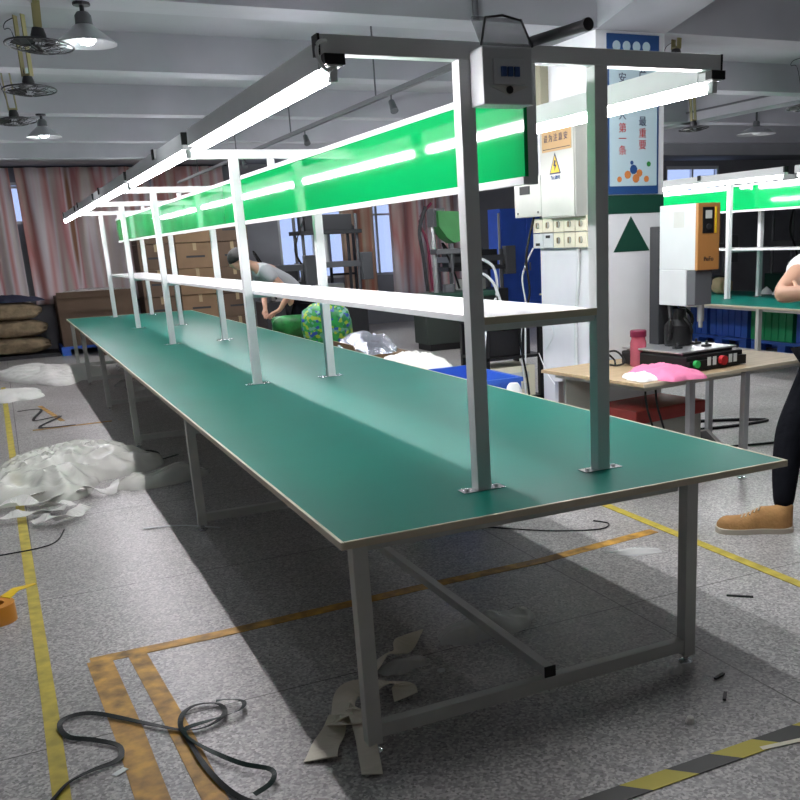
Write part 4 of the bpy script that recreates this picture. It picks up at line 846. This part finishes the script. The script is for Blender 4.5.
tag(heap('plastic_film', 0.86, 0.74, 0.25, 0.10, 0.09, 2.9, m_film2, R(8), n=44, edge=0.12), 'clear plastic bag on the floor under the bench near end', 'plastic bag')
tag(heap('plastic_film', 2.0, 1.22, 0.16, 0.05, 0.02, 6.1, m_film2, R(-30), n=24), 'flat clear film scrap on the floor right of the bench', 'plastic film')
tag(heap('plastic_film', 1.30, -0.02, 0.06, 0.03, 0.03, 8.8, m_film2, 0, n=18), 'clear scrap beside the right leg foot', 'plastic film')
tag(heap('plastic_film', 0.30, 4.65, 0.10, 0.06, 0.05, 1.8, m_foam, R(30), n=18), 'white scrap behind the second bench leg', 'scrap')
tag(MB().cyl((0.51, 0.47, 0.0), (0.51, 0.47, 0.004), 0.016).build('round_label', m_mwhite), 'small white disc on the floor under the bench', 'disc')
for k, (x, y, a, s) in enumerate([(2.02, 0.44, 2.4, 'dark stick scrap on the floor right of the bench'), (1.40, -0.145, 0.3, 'dark bit right of the right leg foot'), (1.31, -0.28, 0.8, 'dark bit nearest the camera by the right leg')]):
    tag(MB().box(-0.03 if k else -0.06, 0.03 if k else 0.06, -0.006, 0.006, 0, 0.008, 0.001, Matrix.Translation((x, y, 0)) @ Matrix.Rotation(a, 4, 'Z')).build('scrap', m_dark), s, 'scrap')
tag(MB().lathe([(0.018, 0), (0.012, 0.02), (0.0, 0.028)], (1.087, -0.36, 0), 9).build('scrap', m_foam), 'small white crumb on the floor near the hazard tape', 'scrap')
tag(MB().box(-0.025, 0.025, -0.012, 0.012, 0, 0.002, 0, Matrix.Translation((-0.72, 0.34, 0.003)) @ Matrix.Rotation(0.6, 4, 'Z')).build('paper_scrap', m_white), 'small white paper scrap beside the black strap', 'scrap')
tag(MB().tube(smooth_path([(1.3, 2.3, 0.006), (1.55, 2.05, 0.006), (1.8, 1.8, 0.006), (2.05, 1.66, 0.006), (2.16, 1.72, 0.006), (2.12, 1.82, 0.006)]), 0.004).build('cable', m_black, None, True), 'thin black wire on the floor behind the bench corner', 'cable')
tag(MB().tube(smooth_path([(-1.15, 3.2, 0.006), (-0.8, 3.25, 0.006), (-0.7, 3.55, 0.006)]), 0.004).build('cable', m_black, None, True), 'thin black wire on the left floor below the foam strips', 'cable')
tag(MB().ribbon(smooth_path([(-0.26, 3.28, 0.006), (-0.1, 3.22, 0.01), (0.02, 3.15, 0.008), (0.16, 3.0, 0.008)]), 0.02, 0.002).build('plastic_strip', m_mwhite), 'thin clear strip lying by the second bench leg', 'strip')

# ================================================================ PEOPLE
def hand(joints, edges, pre, wrist, d, up, side, s=1.0, curl=0.6, grip=None):
    """palm and five fingers rooted in the palm: d forward, up = back of hand normal, side = thumb side"""
    d = Vector(d).normalized(); up = Vector(up).normalized(); side = Vector(side).normalized(); wv_ = Vector(wrist)
    palm = wv_ + d * 0.045 * s; joints[pre + 'palm'] = (*palm, 0.022 * s, 0.030 * s); edges.append((pre + 'wrist', pre + 'palm'))
    for i, (off, L) in enumerate([(0.030, 0.070), (0.010, 0.080), (-0.010, 0.074), (-0.030, 0.060)]):
        k0 = palm + d * 0.035 * s + side * off * s
        a1 = d * math.cos(curl * 0.5) - up * math.sin(curl * 0.5); a2 = d * math.cos(curl * 1.3) - up * math.sin(curl * 1.3); a3 = d * math.cos(curl * 2.0) - up * math.sin(curl * 2.0)
        p1 = k0 + a1 * L * 0.5 * s; p2 = p1 + a2 * L * 0.32 * s; p3 = p2 + a3 * L * 0.25 * s
        for n_, p, r in (('k', k0, 0.010), ('a', p1, 0.009), ('b', p2, 0.0085), ('c', p3, 0.007)): joints['%sf%d%s' % (pre, i, n_)] = (*p, r * s)
        edges.extend([(pre + 'palm', '%sf%dk' % (pre, i)), ('%sf%dk' % (pre, i), '%sf%da' % (pre, i)), ('%sf%da' % (pre, i), '%sf%db' % (pre, i)), ('%sf%db' % (pre, i), '%sf%dc' % (pre, i))])
    t0 = wv_ + d * 0.03 * s + side * 0.028 * s; t1 = t0 + (d * 0.7 + side * 0.6 - up * 0.3).normalized() * 0.04 * s; t2 = t1 + (d * 0.9 + side * 0.1 - up * 0.4).normalized() * 0.03 * s
    for n_, p, r in (('t0', t0, 0.013), ('t1', t1, 0.011), ('t2', t2, 0.008)): joints[pre + n_] = (*p, r * s)
    edges.extend([(pre + 'palm', pre + 't0'), (pre + 't0', pre + 't1'), (pre + 't1', pre + 't2')])

def hair_cap(c, r, tilt, parent, back=0.12):
    b = bmesh.new(); bmesh.ops.create_icosphere(b, subdivisions=3, radius=1)
    for v in b.verts:
        n_ = noise.noise(v.co * 5) * 0.04; v.co = v.co * (1 + n_)
        if v.co.z < -0.1: v.co.z = -0.1 + (v.co.z + 0.1) * (0.55 if v.co.x > 0.1 else 0.05)
        v.co = Vector((v.co.x * r * 1.12, v.co.y * r * 0.98, v.co.z * r))
    b.transform(Matrix.Translation(c) @ Matrix.Rotation(tilt, 4, 'Y')); mb = MB(); mb.bm.free(); mb.bm = b; return mb.build('hair', m_hair, parent, True)
def shoe(name, heel, toe, m, parent, s=1.0):
    """shoe with sole, upper, laces; heel & toe on the floor"""
    h = Vector(heel); t = Vector(toe); L = (t - h).length; a = math.atan2((t - h).y, (t - h).x)
    MX = Matrix.Translation(h) @ Matrix.Rotation(a, 4, 'Z')
    NS = 18; NP = 14
    def w_(x): return L * 0.175 * (max(0.0, 1 - abs(2 * x - 1) ** 5)) ** 0.5 * (0.86 + 0.20 * x - 0.20 * math.exp(-((x - 0.42) / 0.15) ** 2))
    def h_(x):
        if x < 0.36: hh_ = 0.30 + 0.02 * math.cos(x * 9)
        else: hh_ = 0.145 + 0.155 / (1 + math.exp((x - 0.52) * 16))
        return L * hh_ * (1 - max(0, (x - 0.86) / 0.14) ** 2.2 * 0.62) * (1 if x > 0.02 else 0.9)
    def loft(z0, hf, grow, name_, mm, par):
        b = bmesh.new(); rings = []
        for i in range(NS + 1):
            x = 0.5 - 0.5 * math.cos(PI * (0.015 + 0.97 * i / NS)); w = w_(x) + grow; h_x = hf(x)
            xx = L * (0.5 + (x - 0.5) * (1 + 2 * grow / L))
            rings.append([b.verts.new((xx, w * math.cos(PI * k / (NP - 1)) * (1 - 0.30 * math.sin(PI * k / (NP - 1)) * (1 if hf is h_ else 0)), z0 + h_x * max(0.0, math.sin(PI * k / (NP - 1))) ** (0.62 if hf is h_ else 0.12))) for k in range(NP)])
        for i in range(NS):
            for k in range(NP): b.faces.new((rings[i][k], rings[i][(k + 1) % NP], rings[i + 1][(k + 1) % NP], rings[i + 1][k]))
        b.faces.new(rings[0][::-1]); b.faces.new(rings[-1]); b.transform(MX); mb = MB(); mb.bm.free(); mb.bm = b; return mb.build(name_, mm, par, True)
    loft(0.0, lambda x: 0.034, 0.006, 'sole', m_sole, parent)
    up = loft(0.030, h_, 0.0, 'upper', m, parent)
    lc = MB()
    for k in range(5):
        x = 0.44 + 0.055 * k; zt = 0.032 + h_(x)
        lc.tube([MX @ Vector((L * x - 0.01, -0.030, zt - 0.012)), MX @ Vector((L * x, 0, zt + 0.002)), MX @ Vector((L * x + 0.012, 0.030, zt - 0.012))], 0.0045)
    lc.build('laces', m_sole, up, True)

# worker bent over the far right side of the bench
wk = empty('person', (2.62, 9.3, 0), 'person in grey t-shirt and black trousers bending over beyond the bench', 'person')
def rel(d, o): return {k: (v[0] - o[0], v[1] - o[1], v[2] - o[2], *v[3:]) for k, v in d.items()}
o_ = (2.52, 9.3, 0); wk.location = o_
J = {'pelvis': (2.56, 9.3, 0.98, 0.13), 'belly': (2.46, 9.3, 1.14, 0.125), 'chest': (2.26, 9.3, 1.32, 0.14), 'neck0': (2.06, 9.3, 1.44, 0.065), 'neck': (1.97, 9.3, 1.47, 0.055), 'head': (1.86, 9.3, 1.50, 0.095, 0.09), 'crown': (1.82, 9.3, 1.56, 0.09, 0.085), 'jaw': (1.80, 9.3, 1.42, 0.05), 'nose': (1.745, 9.3, 1.465, 0.018),
     'lsh': (2.12, 9.10, 1.40, 0.07), 'rsh': (2.12, 9.50, 1.40, 0.07), 'lel': (2.36, 8.95, 1.10, 0.046), 'rel': (2.22, 9.66, 1.10, 0.046), 'L_wrist': (2.26, 9.10, 0.90, 0.028), 'R_wrist': (2.16, 9.42, 0.90, 0.028),
     'lhip': (2.58, 9.19, 0.92, 0.105), 'rhip': (2.58, 9.41, 0.92, 0.105), 'lkn': (2.52, 9.17, 0.50, 0.07), 'rkn': (2.52, 9.43, 0.50, 0.07), 'lan': (2.60, 9.16, 0.10, 0.046), 'ran': (2.60, 9.44, 0.10, 0.046)}
E_ = [('pelvis', 'belly'), ('belly', 'chest'), ('chest', 'neck0'), ('neck0', 'neck'), ('neck', 'head'), ('head', 'crown'), ('head', 'jaw'), ('head', 'nose'), ('chest', 'lsh'), ('chest', 'rsh'), ('lsh', 'lel'), ('rsh', 'rel'), ('lel', 'L_wrist'), ('rel', 'R_wrist'), ('pelvis', 'lhip'), ('pelvis', 'rhip'), ('lhip', 'lkn'), ('rhip', 'rkn'), ('lkn', 'lan'), ('rkn', 'ran')]
hand(J, E_, 'L_', (2.26, 9.10, 0.90), (-0.6, 0.45, -0.3), (-0.3, 0.0, 0.9), (-0.6, 0.3, 0), 1.1); hand(J, E_, 'R_', (2.16, 9.42, 0.90), (-0.2, -0.7, -0.3), (-0.3, 0, 0.9), (-0.6, -0.3, 0), 1.1)
skin('body', rel(J, o_), E_, m_skin, wk)
S = {'pelvis': (2.54, 9.3, 1.02, 0.165, 0.175), 'belly': (2.45, 9.3, 1.15, 0.165, 0.175), 'chest': (2.26, 9.3, 1.31, 0.165, 0.19), 'nk': (2.10, 9.3, 1.41, 0.095), 'lsh': (2.13, 9.09, 1.385, 0.09), 'rsh': (2.13, 9.51, 1.385, 0.09), 'la': (2.23, 9.02, 1.25, 0.078), 'ra': (2.18, 9.60, 1.25, 0.078)}
skin('t_shirt', rel(S, o_), [('pelvis', 'belly'), ('belly', 'chest'), ('chest', 'nk'), ('chest', 'lsh'), ('chest', 'rsh'), ('lsh', 'la'), ('rsh', 'ra')], m_shirt_g, wk)
T_ = {'p': (2.56, 9.3, 0.98, 0.155), 'lhip': (2.58, 9.19, 0.90, 0.12), 'rhip': (2.58, 9.41, 0.90, 0.12), 'lkn': (2.52, 9.17, 0.50, 0.09), 'rkn': (2.52, 9.43, 0.50, 0.09), 'lan': (2.60, 9.16, 0.12, 0.07), 'ran': (2.60, 9.44, 0.12, 0.07)}
skin('trousers', rel(T_, o_), [('p', 'lhip'), ('p', 'rhip'), ('lhip', 'lkn'), ('rhip', 'rkn'), ('lkn', 'lan'), ('rkn', 'ran')], m_trouser, wk)
hair_cap((1.865 - 2.52, 0, 1.555), 0.125, -0.5, wk)
for y in (9.16, 9.44): shoe('shoe', (0.16, y - 9.3, 0), (-0.16, y - 9.3, 0), m_black, wk)

# person at the right edge
q_ = (3.06, 1.12, 0)
pp = empty('person', q_, 'person in white top, black trousers and tan shoes, cut by the right edge', 'person')
J = {'pelvis': (3.33, 1.16, 0.98, 0.125), 'belly': (3.30, 1.16, 1.14, 0.115), 'chest': (3.30, 1.16, 1.36, 0.14), 'neck0': (3.28, 1.16, 1.52, 0.062), 'neck': (3.26, 1.16, 1.58, 0.055), 'head': (3.22, 1.16, 1.69, 0.09, 0.08), 'crown': (3.24, 1.16, 1.77, 0.085, 0.08), 'jaw': (3.165, 1.16, 1.63, 0.045), 'nose': (3.125, 1.16, 1.685, 0.016),
     'lsh': (3.28, 0.97, 1.46, 0.066), 'rsh': (3.28, 1.35, 1.46, 0.066), 'lel': (3.06, 0.90, 1.24, 0.044), 'rel': (2.905, 1.20, 1.285, 0.05), 'lfa': (3.0, 1.0, 1.26, 0.036), 'rfa': (3.02, 1.08, 1.30, 0.042), 'L_wrist': (2.98, 1.12, 1.30, 0.028), 'R_wrist': (3.12, 0.99, 1.31, 0.028),
     'lhip': (3.33, 1.05, 0.92, 0.10), 'rhip': (3.31, 1.25, 0.92, 0.10), 'lkn': (3.22, 0.98, 0.50, 0.066), 'rkn': (3.06, 1.22, 0.52, 0.066), 'lan': (3.30, 0.98, 0.10, 0.044), 'ran': (2.885, 1.075, 0.10, 0.044)}
E_ = [('pelvis', 'belly'), ('belly', 'chest'), ('chest', 'neck0'), ('neck0', 'neck'), ('neck', 'head'), ('head', 'crown'), ('head', 'jaw'), ('head', 'nose'), ('chest', 'lsh'), ('chest', 'rsh'), ('lsh', 'lel'), ('rsh', 'rel'), ('lel', 'lfa'), ('lfa', 'L_wrist'), ('rel', 'rfa'), ('rfa', 'R_wrist'), ('pelvis', 'lhip'), ('pelvis', 'rhip'), ('lhip', 'lkn'), ('rhip', 'rkn'), ('lkn', 'lan'), ('rkn', 'ran')]
hand(J, E_, 'L_', (2.98, 1.12, 1.30), (0.1, 1, 0.0), (-1, 0, 0.2), (0, 0, 1), curl=0.4); hand(J, E_, 'R_', (3.12, 0.99, 1.31), (0.3, -0.6, 0.0), (-0.3, -0.2, 0.9), (0, 0, 1), curl=0.7)
skin('body', rel(J, q_), E_, m_skin, pp)
S = {'pelvis': (3.33, 1.16, 0.98, 0.16, 0.17), 'belly': (3.30, 1.16, 1.14, 0.15, 0.17), 'chest': (3.31, 1.16, 1.36, 0.16, 0.18), 'nk': (3.29, 1.16, 1.49, 0.085), 'lsh': (3.28, 0.96, 1.45, 0.085), 'rsh': (3.28, 1.36, 1.45, 0.085), 'la': (3.18, 0.93, 1.36, 0.072), 'ra': (3.10, 1.285, 1.375, 0.08)}
skin('white_top', rel(S, q_), [('pelvis', 'belly'), ('belly', 'chest'), ('chest', 'nk'), ('chest', 'lsh'), ('chest', 'rsh'), ('lsh', 'la'), ('rsh', 'ra')], m_shirt_w, pp)
T_ = {'p': (3.33, 1.16, 0.96, 0.15), 'lhip': (3.33, 1.05, 0.88, 0.125), 'rhip': (3.31, 1.25, 0.88, 0.118), 'lkn': (3.22, 0.98, 0.50, 0.095), 'rkn': (3.06, 1.22, 0.52, 0.095), 'lan': (3.30, 0.98, 0.12, 0.072), 'rsn': (2.955, 1.14, 0.30, 0.080), 'ran': (2.89, 1.075, 0.115, 0.056)}
skin('trousers', rel(T_, q_), [('p', 'lhip'), ('p', 'rhip'), ('lhip', 'lkn'), ('rhip', 'rkn'), ('lkn', 'lan'), ('rkn', 'rsn'), ('rsn', 'ran')], m_trouser, pp)
hair_cap((0.20, 0.04, 1.755), 0.118, 0.15, pp)
shoe('shoe', (2.93 - q_[0], 1.04 - q_[1], 0), (2.585 - q_[0], 1.27 - q_[1], 0), m_shoe, pp)
shoe('shoe', (3.38 - q_[0], 0.94 - q_[1], 0), (3.02 - q_[0], 1.0 - q_[1], 0), m_shoe, pp)
